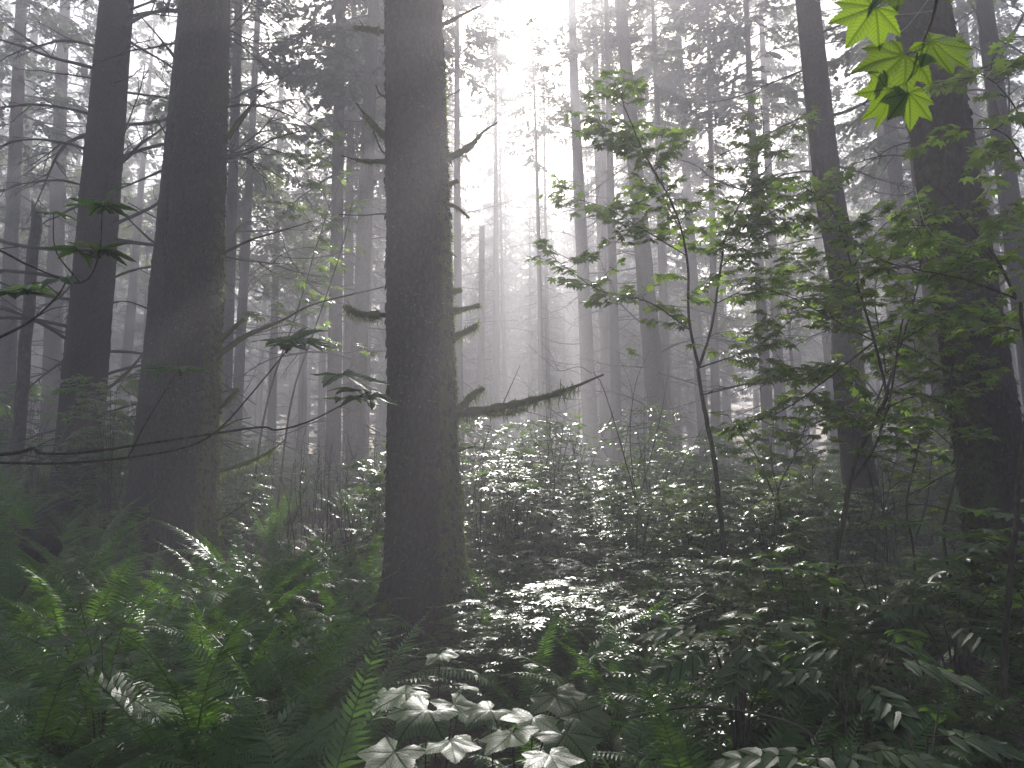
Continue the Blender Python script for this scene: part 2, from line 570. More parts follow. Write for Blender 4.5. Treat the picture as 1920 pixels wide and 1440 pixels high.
def ring_noise(th, z, rng, amp):
    o = np.zeros_like(th)
    for k in range(1, 9):
        a, b_ = rng.uniform(0, 6.283, 2)
        fz = rng.uniform(0.5, 3.0) * k ** 0.8
        o += np.sin(k * th + a + 0.5 * np.sin(z * fz * 0.5)) * np.sin(z * fz + b_) / k ** 0.55
    return o * amp

def trunk_mesh(name, axis, r_at, rng, mat, sides=30, dz=0.11, fine_to=7.0, flare=0.5, moss_dir=None, rough=0.016):
    """axis(z) -> xy offset; r_at(z) -> radius. z from -0.3 to the tip"""
    zs = np.concatenate([np.arange(-0.3, fine_to, dz), np.linspace(fine_to, TREE_TOP - 1.2, 18)])
    th = np.arange(sides) / sides * 2 * math.pi
    Z, TH = np.meshgrid(zs, th, indexing='ij')
    r = np.array([r_at(z) for z in zs])[:, None] * np.ones_like(TH)
    zz = np.clip(Z, 0, None)
    fl = np.exp(-zz / 0.38)
    ph = rng.uniform(0, 6.28, 3)
    butt = 1 + 0.32 * np.cos(4 * TH + ph[0]) + 0.22 * np.cos(7 * TH + ph[1])
    r = r * (1 + flare * fl * butt * 0.8) * (1 + ring_noise(TH, Z, rng, 0.011)) + rng.normal(0, rough * 0.28, r.shape) * (r / 0.3)
    r = r + rough * 0.35 * np.sin(TH * 17 + 3 * np.sin(Z * 2.1)) * np.sin(Z * 9 + TH * 3)
    ax = np.array([axis(z) for z in zs])
    X = ax[:, 0][:, None] + r * np.cos(TH)
    Y = ax[:, 1][:, None] + r * np.sin(TH)
    n = len(zs)
    i, j = np.meshgrid(np.arange(n - 1), np.arange(sides), indexing='ij')
    k = (j + 1) % sides
    q = np.stack([i * sides + j, i * sides + k, (i + 1) * sides + k, (i + 1) * sides + j], -1).reshape(-1, 4)
    b = MB()
    b.add(np.stack([X, Y, Z], -1).reshape(-1, 3), [q])
    ms = None
    if moss_dir is not None:
        f = np.cos(TH - moss_dir)
        ms = np.clip((f - 0.35) / 0.5, 0, 1) * np.clip(1.15 - zz / 5.5, 0, 1) + 0.42 * np.exp(-zz / 1.3)
        ms = np.clip(ms, 0, 1).ravel()
    me = b.mesh(name, mat, True, ms)
    return me, (X, Y, Z)

def dead_branch(rng, L, r, style):
    """a bare limb growing along +X from the origin with side twigs"""
    b = MB()
    n = 9
    s = np.linspace(0, 1, n)
    if style == 'up':
        z = L * (-0.05 * s + 0.55 * s ** 1.6)
    elif style == 'arch':
        z = L * (0.35 * s - 0.55 * s ** 2)
    elif style == 'down':
        z = L * (-0.35 * s - 0.08 * s ** 2 + 0.12 * s ** 3)
    else:
        z = L * (0.05 * s)
    P = np.stack([L * s * 0.94, 0 * s, z], -1)
    P += np.cumsum(rng.normal(0, 0.018 * L, (n, 3)), 0) * s[:, None] * (0.4, 1, 0.7)
    P = smooth_line(P, 14)
    b.add(*tube(P, np.linspace(r, r * 0.22, 14) * rng.uniform(0.9, 1.15, 14), 5), 0.3)
    for k in range(int(rng.integers(5, 11))):
        i_ = int(rng.integers(3, 13))
        ax = unit(P[min(13, i_ + 1)] - P[i_ - 1])
        sd = (1 if k % 2 else -1) * np.cross(ax, (0, 0, 1.0))
        d = unit(ax * rng.uniform(0.5, 1.2) + sd * rng.uniform(0.3, 1) + np.array((0, 0, rng.uniform(-0.5, 0.35))))
        l = L * rng.uniform(0.12, 0.42) * (1.1 - i_ / 16)
        Q = P[i_] + d[None] * np.linspace(0, l, 6)[:, None]
        Q[:, 2] += np.linspace(0, 1, 6) ** 2 * l * rng.uniform(-0.35, 0.25)
        Q += np.cumsum(rng.normal(0, 0.02 * l, (6, 3)), 0)
        Q[0] = P[i_]
        b.add(*tube(Q, np.linspace(r * 0.42, r * 0.14, 6), 3), 0.3)
        for e in range(int(rng.integers(1, 4))):
            j_ = int(rng.integers(2, 5))
            d2 = unit(d + rng.normal(0, 0.7, 3))
            W = Q[j_] + d2[None] * np.linspace(0, l * rng.uniform(0.2, 0.45), 4)[:, None]
            W[:, 2] += -np.linspace(0, 1, 4) ** 2 * l * 0.06
            b.add(*tube(W, np.linspace(r * 0.2, r * 0.1, 4), 3), 0.3)
    return b

BR = []
for k in range(14):
    rng = np.random.default_rng(300 + k)
    BR.append(dead_branch(rng, 1.0, 0.011, ['up', 'arch', 'down', 'flat', 'arch', 'down', 'up'][k % 7]).mesh('branch', M_DEAD))

def joined_branches(seed):
    """the bare limbs of a distant conifer, too fine to tell apart"""
    rng = np.random.default_rng(seed)
    b = MB()
    for k in range(26):
        d = dead_branch(rng, rng.uniform(0.9, 2.6), 0.017, ['arch', 'down', 'flat'][k % 3])
        V = np.concatenate(d.v)
        a = rng.random() * 6.283
        Rz = np.array([(math.cos(a), -math.sin(a), 0), (math.sin(a), math.cos(a), 0), (0, 0, 1)])
        off = 0
        z = rng.uniform(1.5, 12.5)
        for v_, f_ in zip(d.v, d.f):
            pass
        W = V @ Rz.T + (0.14 * math.cos(a), 0.14 * math.sin(a), z)
        b.add(W, d.f, 0.3)
    return b.mesh('dead_branches', M_DEAD)

JB = [joined_branches(400 + k) for k in range(4)]

FAR_TRUNK = []
for k in range(5):
    rng = np.random.default_rng(500 + k)
    bx, by = rng.normal(0, 0.25, 2)
    FAR_TRUNK.append(trunk_mesh('trunk', lambda z: (bx * math.sin(z * 0.12), by * math.sin(z * 0.1)),
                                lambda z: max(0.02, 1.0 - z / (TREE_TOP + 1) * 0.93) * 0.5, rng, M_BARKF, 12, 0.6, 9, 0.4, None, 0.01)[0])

LATE = []     # things whose label is settled at the end from where they stand
rngT = np.random.default_rng(42)

def conifer(px0, py0, px1, py1, Y, wpx, label, nbr=12, near=False, crown=None, crown_z=10.5, moss_dir=None, seed=1, flare=0.5,
            brz=(1.2, 10.0), brl=(0.9, 2.4), group='tall conifers in the misty forest', bend=None, cat='tree', crown_s=1.0):
    """a conifer whose axis passes through two photo points at depth Y; wpx is its width there"""
    rng = np.random.default_rng(seed)
    a, c = at(px0, py0, Y), at(px1, py1, Y)          # a is the lower point
    sx = (c[0] - a[0]) / (c[2] - a[2])
    bx = a[0]
    for _ in range(4):
        bz = H(bx, Y)
        bx = a[0] + (bz - a[2]) * sx
    base = np.array((bx, Y, bz))
    r1 = wpx / FPX * math.hypot(Y, a[2] - EYE) * 0.5
    zr = a[2] - bz
    t_ = thing('conifer_tree', base, label, cat, group)
    def axis(z):
        o = sx * z if z < 16 else sx * (16 + (z - 16) * 0.5)
        if bend:
            o += bend[0] * math.exp(-((z - bend[1]) / bend[2]) ** 2)
        return (o, 0.0)
    def r_at(z):
        return max(0.02, r1 * (1.0 - (z - zr) / (TREE_TOP + 4) * 0.95))
    if near:
        me, grid = trunk_mesh('trunk', axis, r_at, rng, M_BARK, 40, 0.07, 6.6, flare, moss_dir)
        obj('trunk', me, t_)
    else:
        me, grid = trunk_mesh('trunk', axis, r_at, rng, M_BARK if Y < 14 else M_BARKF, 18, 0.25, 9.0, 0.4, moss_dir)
        obj('trunk', me, t_)
    for k in range(nbr):
        z = brz[0] + (brz[1] - brz[0]) * (k + rng.random()) / nbr
        az = rng.random() * 6.283
        if near and abs(math.sin(az)) > 0.8:
            az += 0.9
        L = rng.uniform(*brl)
        M = Matrix.Translation((axis(z)[0] + math.cos(az) * r_at(z) * 0.9, math.sin(az) * r_at(z) * 0.9, z)) @ Matrix.Rotation(az, 4, 'Z') @ \
            Matrix.Rotation(rng.uniform(-0.3, 0.25), 4, 'Y') @ Matrix.Rotation(rng.uniform(-0.5, 0.5), 4, 'X') @ Matrix.Diagonal((L, L, L, 1))
        obj('branch', BR[int(rng.integers(0, len(BR)))], t_, mat=M)
    if crown is not None:
        s = (TREE_TOP - crown_z) / 15.5
        ch = Matrix.Translation((axis(crown_z)[0], 0, crown_z)) @ Matrix.Shear('XZ', 4, (0.0, 0.0)) @ Matrix.Rotation(rng.random() * 6.28, 4, 'Z') @ \
            Matrix.Diagonal((crown_s, crown_s, s, 1))
        cr = obj('crown', CROWNS[crown][0], t_, mat=ch)
        cr['kind'] = 'stuff'
        wd = obj('boughs', CROWNS[crown][1], cr)
        wd['kind'] = 'stuff'
    return t_, axis, r_at, base, grid

def moss_tufts(b, pts, rng, n, l0, l1, wd, out_r, drop=1.0):
    """hanging strands under a mossy limb"""
    P = np.asarray(pts)
    for k in range(n):
        i_ = int(rng.integers(0, len(P) - 1))
        p = P[i_] + (P[i_ + 1] - P[i_]) * rng.random() + rng.normal(0, out_r, 3)
        l = rng.uniform(l0, l1) * (0.5 + rng.random())
        d = unit(np.array((rng.normal(0, 0.3), rng.normal(0, 0.3), -drop)))
        sd = unit(np.cross(d, rng.normal(0, 1, 3))) * wd * rng.uniform(0.6, 1.6)
        m_ = p + d * l * 0.5 + rng.normal(0, l * 0.1, 3)
        e = p + d * l + rng.normal(0, l * 0.2, 3)
        b.add([p - sd, p + sd, m_ + sd * 0.7, m_ - sd * 0.7, e], [np.array([(0, 1, 2, 3)]), np.array([(3, 2, 4)])], rng.random())

def limb(t_, base, pts, Y, r0, r1, mossy, seed, label=None, dy=0.0):
    """a particular limb of a near trunk, through photo points; moss is its sub-part"""
    rng = np.random.default_rng(seed)
    n = len(pts)
    W = np.array([at(px, py, Y + dy * k / max(1, n - 1)) for k, (px, py) in enumerate(pts)])
    W = smooth_line(W, 6 * n) - base
    b = MB()
    m_ = len(W)
    b.add(*tube(W, np.linspace(r0, r1, m_) * rng.uniform(0.85, 1.15, m_) * (1 + 0.9 * np.exp(-np.linspace(0, 1, m_) * 7)), 7), 0.3)
    Lw = np.linalg.norm(W[-1] - W[0])
    for k in range(int(rng.integers(2, 5)) if Lw > 0.3 else 1):
        i_ = int(rng.integers(m_ // 3, m_ - 1))
        d = unit(unit(W[-1] - W[0]) + rng.normal(0, 0.6, 3))
        Q = W[i_] + d[None] * np.linspace(0, Lw * rng.uniform(0.08, 0.25), 5)[:, None]
        b.add(*tube(Q, np.linspace(r1 * 0.6, r1 * 0.25, 5), 3), 0.3)
    o = obj('branch', b.mesh('branch', M_DEAD), t_)
    if label:
        o['label'] = label
    if mossy:
        mb = MB()
        k0, k1 = mossy[0], mossy[1]
        seg = W[int(k0 * (m_ - 1)):int(k1 * (m_ - 1)) + 1]
        k = len(seg)
        if k > 2:
            mb.add(*tube(seg, (np.linspace(r0, r1, k) + 0.008) * rng.uniform(0.9, 1.5, k), 7), rng.random(k * 7))
            moss_tufts(mb, seg, rng, int(mossy[2] * 1.6), 0.02, mossy[3] * 1.4, 0.004, r0 * 0.8)
            ms = obj('moss', mb.mesh('moss', M_MOSS), o)
            ms['kind'] = 'stuff'
    return o

def trunk_moss(t_, grid, rng, n, dirn, spread, zmax, l=0.05):
    """fuzz of moss standing off one side of a trunk"""
    X, Y, Z = grid
    rows, cols = X.shape
    b = MB()
    th = np.arange(cols) / cols * 2 * math.pi
    for k in range(n):
        z = zmax * rng.random() ** 1.7
        i_ = int(np.searchsorted(Z[:, 0], z))
        a = dirn + rng.normal(0, spread)
        j_ = int(round(a / (2 * math.pi) * cols)) % cols
        i2 = min(rows - 1, i_ + 1)
        u = rng.random()
        p = np.array((X[i_, j_], Y[i_, j_], Z[i_, j_])) * u + np.array((X[i2, (j_ + 1) % cols], Y[i2, (j_ + 1) % cols], Z[i2, (j_ + 1) % cols])) * (1 - u)
        o = np.array((math.cos(th[j_]), math.sin(th[j_]), 0))
        d = unit(o * rng.uniform(0.3, 1.0) + np.array((rng.normal(0, 0.3), rng.normal(0, 0.3), rng.uniform(-1.2, 0.1))))
        ll = l * rng.uniform(0.4, 1.3)
        sd = unit(np.cross(d, rng.normal(0, 1, 3))) * 0.006 * rng.uniform(0.6, 1.8)
        p = p - o * 0.008
        b.add([p - sd, p + sd, p + d * ll], [np.array([(0, 1, 2)])], rng.random())
    o = obj('moss', b.mesh('moss', M_MOSS), t_)
    o['kind'] = 'stuff'

def bark_scales(t_, grid, rng, n, zmax):
    X, Y, Z = grid
    rows, cols = X.shape
    kmax = int(np.searchsorted(Z[:, 0], zmax))
    I, J = rng.integers(1, kmax, n), rng.integers(0, cols, n)
    th = J / cols * 2 * math.pi
    P = np.stack([X[I, J], Y[I, J], Z[I, J] + rng.uniform(-0.04, 0.04, n)], -1)
    out = np.stack([np.cos(th), np.sin(th), 0 * th], -1)
    D = np.stack([-np.sin(th) * rng.normal(0, 0.3, n), np.cos(th) * rng.normal(0, 0.3, n), -np.ones(n)], -1) + out * rng.uniform(-0.05, 0.28, n)[:, None]
    M = frames(D, out + rng.normal(0, 0.15, (n, 3))) * rng.uniform(0.025, 0.07, n)[:, None, None]
    tpl = (np.array([(-0.35, 0, 0), (0.35, 0.02, 0), (0.45, 0.5, 0.06), (0.1, 1, 0.1), (-0.4, 0.6, 0.06)], float), [np.array([(0, 1, 2, 4)]), np.array([(4, 2, 3)])], np.zeros((5, 2)))
    b = MB()
    b.inst(tpl, M, P - out * 0.002, rng.random(n))
    o = obj('bark_scales', b.mesh('bark_scales', M_BARK, False), t_)
    o['kind'] = 'stuff'

# --- the trunks that stand out
tD, axD, rD, bD, gD = conifer(795, 960, 777, 60, 6.6, 133, 'broad mossy-sided conifer trunk in the centre with a long mossy limb', nbr=0, near=True,
                              crown=0, crown_z=9.5, moss_dir=0.0, seed=11, flare=0.8)
DL = [([(790, 50), (832, 45), (868, 27), (902, 10)], 0.030, 0.006, None), ([(800, 300), (838, 297), (880, 275), (905, 248), (932, 230)], 0.034, 0.007, (0.2, 0.72, 130, 0.045)),
      ([(810, 190), (835, 183), (868, 166)], 0.010, 0.004, None), ([(815, 348), (840, 346), (860, 339)], 0.018, 0.008, (0.2, 1, 30, 0.03)),
      ([(815, 546), (845, 547), (866, 543)], 0.022, 0.014, (0.3, 1, 40, 0.03)), ([(815, 592), (850, 584), (900, 572)], 0.017, 0.010, (0.3, 1, 60, 0.035)),
      ([(815, 642), (850, 632), (880, 618), (897, 608)], 0.022, 0.012, (0.3, 1, 120, 0.06)), ([(800, 785), (850, 778), (930, 765), (1000, 750), (1060, 732), (1132, 702)], 0.032, 0.010, (0.15, 0.86, 420, 0.075)),
      ([(830, 790), (862, 765), (885, 742), (908, 727)], 0.024, 0.012, (0.1, 1, 170, 0.085)), ([(900, 772), (945, 775), (982, 766)], 0.014, 0.010, (0.1, 1, 110, 0.05)),
      ([(820, 848), (850, 845), (892, 837)], 0.012, 0.006, (0.2, 0.8, 30, 0.03)), ([(815, 385), (850, 386), (880, 408)], 0.008, 0.004, (0.3, 1, 30, 0.04)),
      ([(760, 62), (718, 59), (690, 55), (662, 52)], 0.026, 0.014, (0.4, 1, 50, 0.03)), ([(760, 285), (718, 252), (692, 225), (668, 193)], 0.022, 0.008, (0.3, 0.8, 100, 0.05)),
      ([(750, 300), (718, 285), (700, 245)], 0.012, 0.006, None), ([(760, 306), (718, 303), (680, 302), (640, 292)], 0.014, 0.006, (0.3, 0.8, 70, 0.035)),
      ([(760, 408), (718, 401), (680, 404), (636, 402)], 0.008, 0.004, None), ([(770, 594), (720, 591), (680, 590), (648, 576)], 0.026, 0.012, (0.4, 1, 160, 0.055)),
      ([(750, 190), (715, 178), (705, 160)], 0.012, 0.007, None), ([(810, 960), (848, 962), (862, 968)], 0.03, 0.012, (0.2, 1, 60, 0.05)),
      ([(815, 470), (842, 472), (856, 482)], 0.008, 0.004, None)]
for k, (pts, r0, r1, ms) in enumerate(DL):
    limb(tD, bD, pts, 6.6, r0, r1, ms, 600 + k, 'long low limb hung with moss reaching right' if k == 7 else None, -0.25 if k == 7 else 0.0)
trunk_moss(tD, gD, np.random.default_rng(5), 5200, 0.0, 0.42, 5.2)
trunk_moss(tD, gD, np.random.default_rng(6), 2600, -0.3, 0.9, 0.8, 0.04)

tC, axC, rC, bC, gC = conifer(348, 960, 383, 60, 8.4, 113, 'wide dark conifer trunk on the left with mossy right edge', nbr=9, near=True, crown=1, crown_z=9.5,
                              moss_dir=0.15, seed=12, flare=0.35, brz=(2.0, 8.0), brl=(0.7, 1.6))
CL = [([(370, 262), (418, 262), (455, 220), (480, 185), (502, 165)], 0.022, 0.007, (0.3, 0.7, 40, 0.03)), ([(380, 295), (428, 296), (470, 285), (510, 262), (566, 245)], 0.020, 0.006, None),
      ([(370, 480), (412, 476), (470, 450), (530, 432), (588, 414)], 0.020, 0.005, None), ([(370, 672), (410, 664), (460, 630), (530, 600), (590, 570), (720, 538)], 0.022, 0.006, (0.2, 0.6, 60, 0.03)),
      ([(380, 660), (405, 645), (430, 622), (457, 598)], 0.020, 0.012, (0.2, 1, 50, 0.03)), ([(370, 785), (405, 768), (430, 748), (446, 728)], 0.020, 0.014, (0.1, 1, 130, 0.06)),
      ([(360, 888), (400, 884), (450, 872), (500, 850), (536, 824)], 0.020, 0.006, (0.1, 0.85, 260, 0.07)), ([(380, 738), (415, 735), (440, 730)], 0.012, 0.008, None),
      ([(370, 985), (410, 975), (460, 945)], 0.014, 0.005, (0.1, 0.7, 40, 0.04)), ([(330, 290), (310, 250), (290, 218)], 0.016, 0.006, None),
      ([(330, 110), (290, 60), (240, 5)], 0.014, 0.005, None), ([(390, 60), (432, 50), (460, 20), (480, -10)], 0.016, 0.006, None),
      ([(320, 470), (285, 452), (240, 410)], 0.018, 0.008, None), ([(320, 415), (300, 412), (240, 380)], 0.010, 0.005, None)]
for k, (pts, r0, r1, ms) in enumerate(CL):
    limb(tC, bC, pts, 8.4, r0, r1, ms, 640 + k)
bark_scales(tD, gD, np.random.default_rng(91), 5000, 6.3)
bark_scales(tC, gC, np.random.default_rng(92), 5000, 6.3)
trunk_moss(tC, gC, np.random.default_rng(7), 2600, 0.1, 0.4, 4.2)

conifer(306, 700, 364, 60, 10.2, 76, 'conifer trunk standing close behind the wide left trunk', nbr=14, near=True, crown=2, crown_z=10, seed=13, brz=(1.5, 9), brl=(0.9, 2.0))
conifer(160, 700, 214, 60, 12.0, 76, 'straight dark conifer second from the left with many bare limbs', nbr=50, near=True, crown=3, crown_z=10.5, seed=14, brz=(1.3, 9.6), brl=(1.4, 3.3))
conifer(1590, 700, 1520, 60, 10.5, 55, 'slender leaning conifer with a kink behind the maple leaves', nbr=20, near=True, crown=1, crown_z=9.8, seed=15, brz=(1.5, 9.5), brl=(0.8, 2.3),
        bend=(0.10, 4.2, 0.9))
tF, axF, rF, bF, gF = conifer(1834, 700, 1728, 20, 6.3, 112, 'thick dark conifer trunk leaning at the right edge', nbr=12, near=True, crown=2, crown_z=9.5, moss_dir=math.pi, seed=16,
                              brz=(1.0, 6.5), brl=(0.5, 1.3))
limb(tF, bF, [(1820, 775), (1780, 760), (1730, 742), (1690, 738), (1660, 730)], 6.2, 0.022, 0.008, (0.1, 0.6, 60, 0.04), 700)
bark_scales(tF, gF, np.random.default_rng(93), 4500, 6.3)
trunk_moss(tF, gF, np.random.default_rng(8), 700, math.pi, 0.5, 2.0)

MID = [  # px at py 700, px at py 60, depth, width there, crown, branches, label
    (12, 38, 17, 30, 0, 20, 'slim hazy conifer cut by the left edge of the view'),
    (98, 118, 21, 33, 1, 18, 'pale hazy conifer just left of the second left trunk'),
    (30, 62, 27, 24, 4, 14, 'faint thin conifer behind the leftmost slim trunk'),
    (424, 446, 16, 23, 2, 18, 'grey conifer just right of the wide left trunk'),
    (448, 482, 21, 19, 3, 16, 'thin pale conifer right of the grey one beside the wide trunk'),
    (627, 638, 16, 27, 0, 18, 'straight grey conifer left of the centre trunk, the left one of two'),
    (672, 698, 14.5, 32, 1, 16, 'grey conifer nearest the left side of the centre trunk'),
    (1102, 1072, 21, 27, 4, 18, 'pale misty conifer right of the glade below the sun'),
    (1138, 1112, 27, 22, 5, 14, 'faint conifer close beside the pale misty one'),
    (1226, 1168, 17, 36, 4, 18, 'broad misty conifer behind the left half of the tall maple'),
    (1312, 1268, 26, 21, 5, 14, 'thin misty conifer directly behind the tall maple stem'),
    (1460, 1428, 26, 20, 1, 14, 'thin pale conifer midway between tall maple and kinked trunk'),
    (1556, 1500, 28, 17, 2, 12, 'very thin pale conifer just left of the kinked trunk'),
    (1716, 1652, 16, 29, 0, 18, 'grey conifer between the kinked trunk and the dark right trunk'),
    (1764, 1700, 12.5, 36, 3, 16, 'dim conifer half hidden behind the dark right trunk'),
    (1935, 1852, 11.5, 40, 1, 16, 'tall grey conifer right of the dark right trunk'),
    (1892, 1806, 19, 27, 2, 14, 'pale conifer seen just past the dark right trunk'),
    (568, 578, 34, 15, 3, 10, 'faint far conifer, the middle one of three left of the centre trunks'),
    (604, 612, 40, 13, 0, 10, 'faint far conifer touching the left of the straight grey trunk'),
    (512, 528, 30, 15, 2, 10, 'faint far conifer right of the thin pale pair'),
]
for k, (pa, pb, Y, wp, cr, nb, lab) in enumerate(MID):
    Y = Y * 1.3 if Y > 14 else Y * 1.15
    conifer(pa, 700, pb, 60, Y, wp, lab, nbr=int(nb * 1.6), crown=cr, crown_z=(16.5 if Y < 24 else 14.0) if 1050 < pa < 1500 else (10.5 if Y < 24 else 9.0), seed=800 + k, brz=(1.5, 12), brl=(1.1, 3.2))

# broken snags
def snag(px, pyb, pyt, Y, wpx, label):
    rng = np.random.default_rng(int(px))
    p = at(px, pyb, Y)
    top = at(px, pyt, Y)
    base = np.array((p[0], Y, H(p[0], Y)))
    hh = top[2] - base[2]
    r = wpx / FPX * Y * 0.5
    n, sd = 16, 12
    pts = np.stack([rng.normal(0, 0.012, n), rng.normal(0, 0.012, n), np.linspace(-0.2, hh, n)], -1)
    V, f = tube(pts, np.linspace(r, r * 0.8, n), sd)
    V[-sd:, 2] += rng.uniform(-0.25, 0.3, sd)
    b = MB()
    b.add(V, f, 0.3)
    capi = [tuple(range((n - 1) * sd, n * sd))]
    b.f.append(np.array(capi))
    t_ = tag(obj('broken_snag', b.mesh('broken_snag', M_BARKF), None, base), label, 'dead trunk')
    return t_
snag(36, 800, 395, 14, 24, 'broken-topped dead trunk in the mist near the left edge')
snag(902, 760, 428, 32, 14, 'thin broken dead trunk in the bright haze right of the centre trunk')

# random forest further back, beside and behind
def far_tree(x, y, d, k, crown, br=True, cs=1.0, cz=None, top=None):
    z = H(x, y)
    t_ = thing('conifer_tree', (x, y, z), None, 'tree', 'tall conifers in the misty forest')
    t_.rotation_euler = (rngT.normal(0, 0.012), rngT.normal(0, 0.016), rngT.random() * 6.28)
    obj('trunk', FAR_TRUNK[k % 5], t_, mat=Matrix.Diagonal((d, d, (top or TREE_TOP) / TREE_TOP, 1)))
    if br:
        o = obj('dead_branches', JB[k % 4], t_)
        o['kind'] = 'stuff'
    if cz is None:
        cz = rngT.uniform(7.0, 11.0) if y < 40 else rngT.uniform(4.0, 8.0)
    o = obj('crown', CROWNS[crown][0], t_, mat=Matrix.Translation((0, 0, cz)) @ Matrix.Diagonal((cs, cs, ((top or TREE_TOP) - cz) / 15.5, 1)))
    o['kind'] = 'stuff'
    w_ = obj('boughs', CROWNS[crown][1], o)
    w_['kind'] = 'stuff'
    return t_

placed = [(o.location.x, o.location.y) for o in COL.objects if o.type == 'EMPTY']
def free(x, y, dmin):
    return all((x - a) ** 2 + (y - c) ** 2 > dmin * dmin for a, c in placed)

FAR = []
tries = 0
while len(FAR) < 150 and tries < 8000:
    tries += 1
    y = rngT.uniform(25, 108)
    x = rngT.uniform(-0.95, 0.95) * y * 0.85
    glade = -3.6 < x - 0.014 * y < 7.5 and y < 54
    if glade or not free(x, y, 3.0):
        continue
    if abs(x / y - 0.014) < 0.05 and y < 75:
        continue
    placed.append((x, y))
    o = far_tree(x, y, rngT.uniform(0.36, 0.72), len(FAR), int(rngT.integers(0, 4)), True, 1.4 if y > 40 else 1.15)
    FAR.append(o)
for k, (x, y, c, cz, cs) in enumerate([(-1.8, 26, 0, 13.5, 1.0), (-4.4, 30, 1, 13.5, 1.3), (-0.7, 35.5, 5, 17.0, 0.8), (-4.9, 24, 3, 13.5, 1.2), (3.6, 25.5, 4, 14.0, 0.85), (3.9, 32, 5, 14.5, 0.95),  # trees added so their crowns shade the near haze, leaving a sun gap
                                       (6.0, 29, 3, 13.5, 1.2), (7.6, 37, 2, 13.0, 1.2), (8.4, 31, 4, 13.0, 1.2), (8.6, 25, 2, 13.0, 1.2), (-5.4, 38, 0, 12.5, 1.3), (-6.5, 33, 2, 11.0, 1.2),
                                       (-1.2, 50, 2, 10.0, 1.0), (4.6, 52, 4, 11.0, 1.1), (-3.9, 45, 3, 10.0, 1.1)]):
    placed.append((x, y))
    o = far_tree(x, y, rngT.uniform(0.34, 0.46), k, c, True, cs, cz + (2.0 if -3 < x < 7 and y < 42 else 0))
    FAR.append(o)
for k, (x, y, c, cz, cs, tp) in enumerate([(1.2, 50, 0, 7.0, 0.9, 22.0), (-0.4, 56, 1, 6.0, 1.2, 25.0), (2.2, 57, 1, 6.0, 1.2, 26.0), (1.2, 30, 5, 14.0, 0.8, 20.3), (2.0, 40, 4, 19.5, 0.9, 26.2), (-0.2, 41, 4, 19.0, 0.8, 25.6)]):  # shorter trees added to screen the bright column of haze below the sun
    placed.append((x, y))
    FAR.append(far_tree(x, y, 0.3, k, c, True, cs, cz, tp))
ng, tries = 0, 0
while ng < 34 and tries < 6000:          # the thinner rows that close the glade
    tries += 1
    y = rngT.uniform(52, 84)
    x = 0.0175 * y + rngT.uniform(-0.19, 0.19) * y
    if not free(x, y, 2.8):
        continue
    placed.append((x, y))
    FAR.append(far_tree(x, y, rngT.uniform(0.3, 0.55), ng, int(rngT.integers(0, 4)), cs=1.15))
    ng += 1
for o in FAR:
    LATE.append((o, 'far_tree'))
AROUND = []
tries = 0
while len(AROUND) < 12 and tries < 4000:
    tries += 1
    a = rngT.uniform(0, 2 * math.pi)
    rr = rngT.uniform(4.5, 24)
    x, y = rr * math.cos(a), rr * math.sin(a)
    if (y > 0 and abs(x) < y * 0.78 + 1.5) or not free(x, y, 3.2):
        continue
    placed.append((x, y))
    AROUND.append(far_tree(x, y, rngT.uniform(0.4, 0.75), len(AROUND), int(rngT.integers(0, 4)), False, 1.0))
for o in AROUND:
    o['label'] = 'tall conifer standing beside or behind the viewpoint, outside the photo'
    o['group'] = 'conifers around the viewpoint'

# pale broadleaf trees in the haze
for k, (px, Y, s, top) in enumerate([(440, 30, 1.1, 8), (110, 34, 1.2, 9), (260, 42, 1.3, 10), (560, 38, 1.1, 9), (1330, 44, 1.2, 8), (1480, 34, 1.0, 7), (1640, 40, 1.2, 9), (1215, 52, 1.2, 8), (880, 66, 1.3, 9)]):
    p = at(px, 700, Y)
    t_ = thing('broadleaf_tree', (p[0], Y, H(p[0], Y)), None, 'tree', 'pale broadleaf trees in the mist')
    V, f = tube(smooth_line([(0, 0, -0.2), (0.2, 0.1, top * 0.5), (0, 0, top + 4)], 10), np.linspace(0.14, 0.05, 10), 8)
    b = MB()
    b.add(V, f, 0.4)
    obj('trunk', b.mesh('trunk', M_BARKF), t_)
    o = obj('crown', BROADS[k % 3][0], t_, mat=Matrix.Translation((0, 0, top - 1)) @ Matrix.Rotation(k * 1.3, 4, 'Z') @ Matrix.Diagonal((s, s, s * 1.2, 1)))
    o['kind'] = 'stuff'
    w_ = obj('limbs', BROADS[k % 3][1], o)
    w_['kind'] = 'stuff'
    LATE.append((t_, 'broadleaf'))

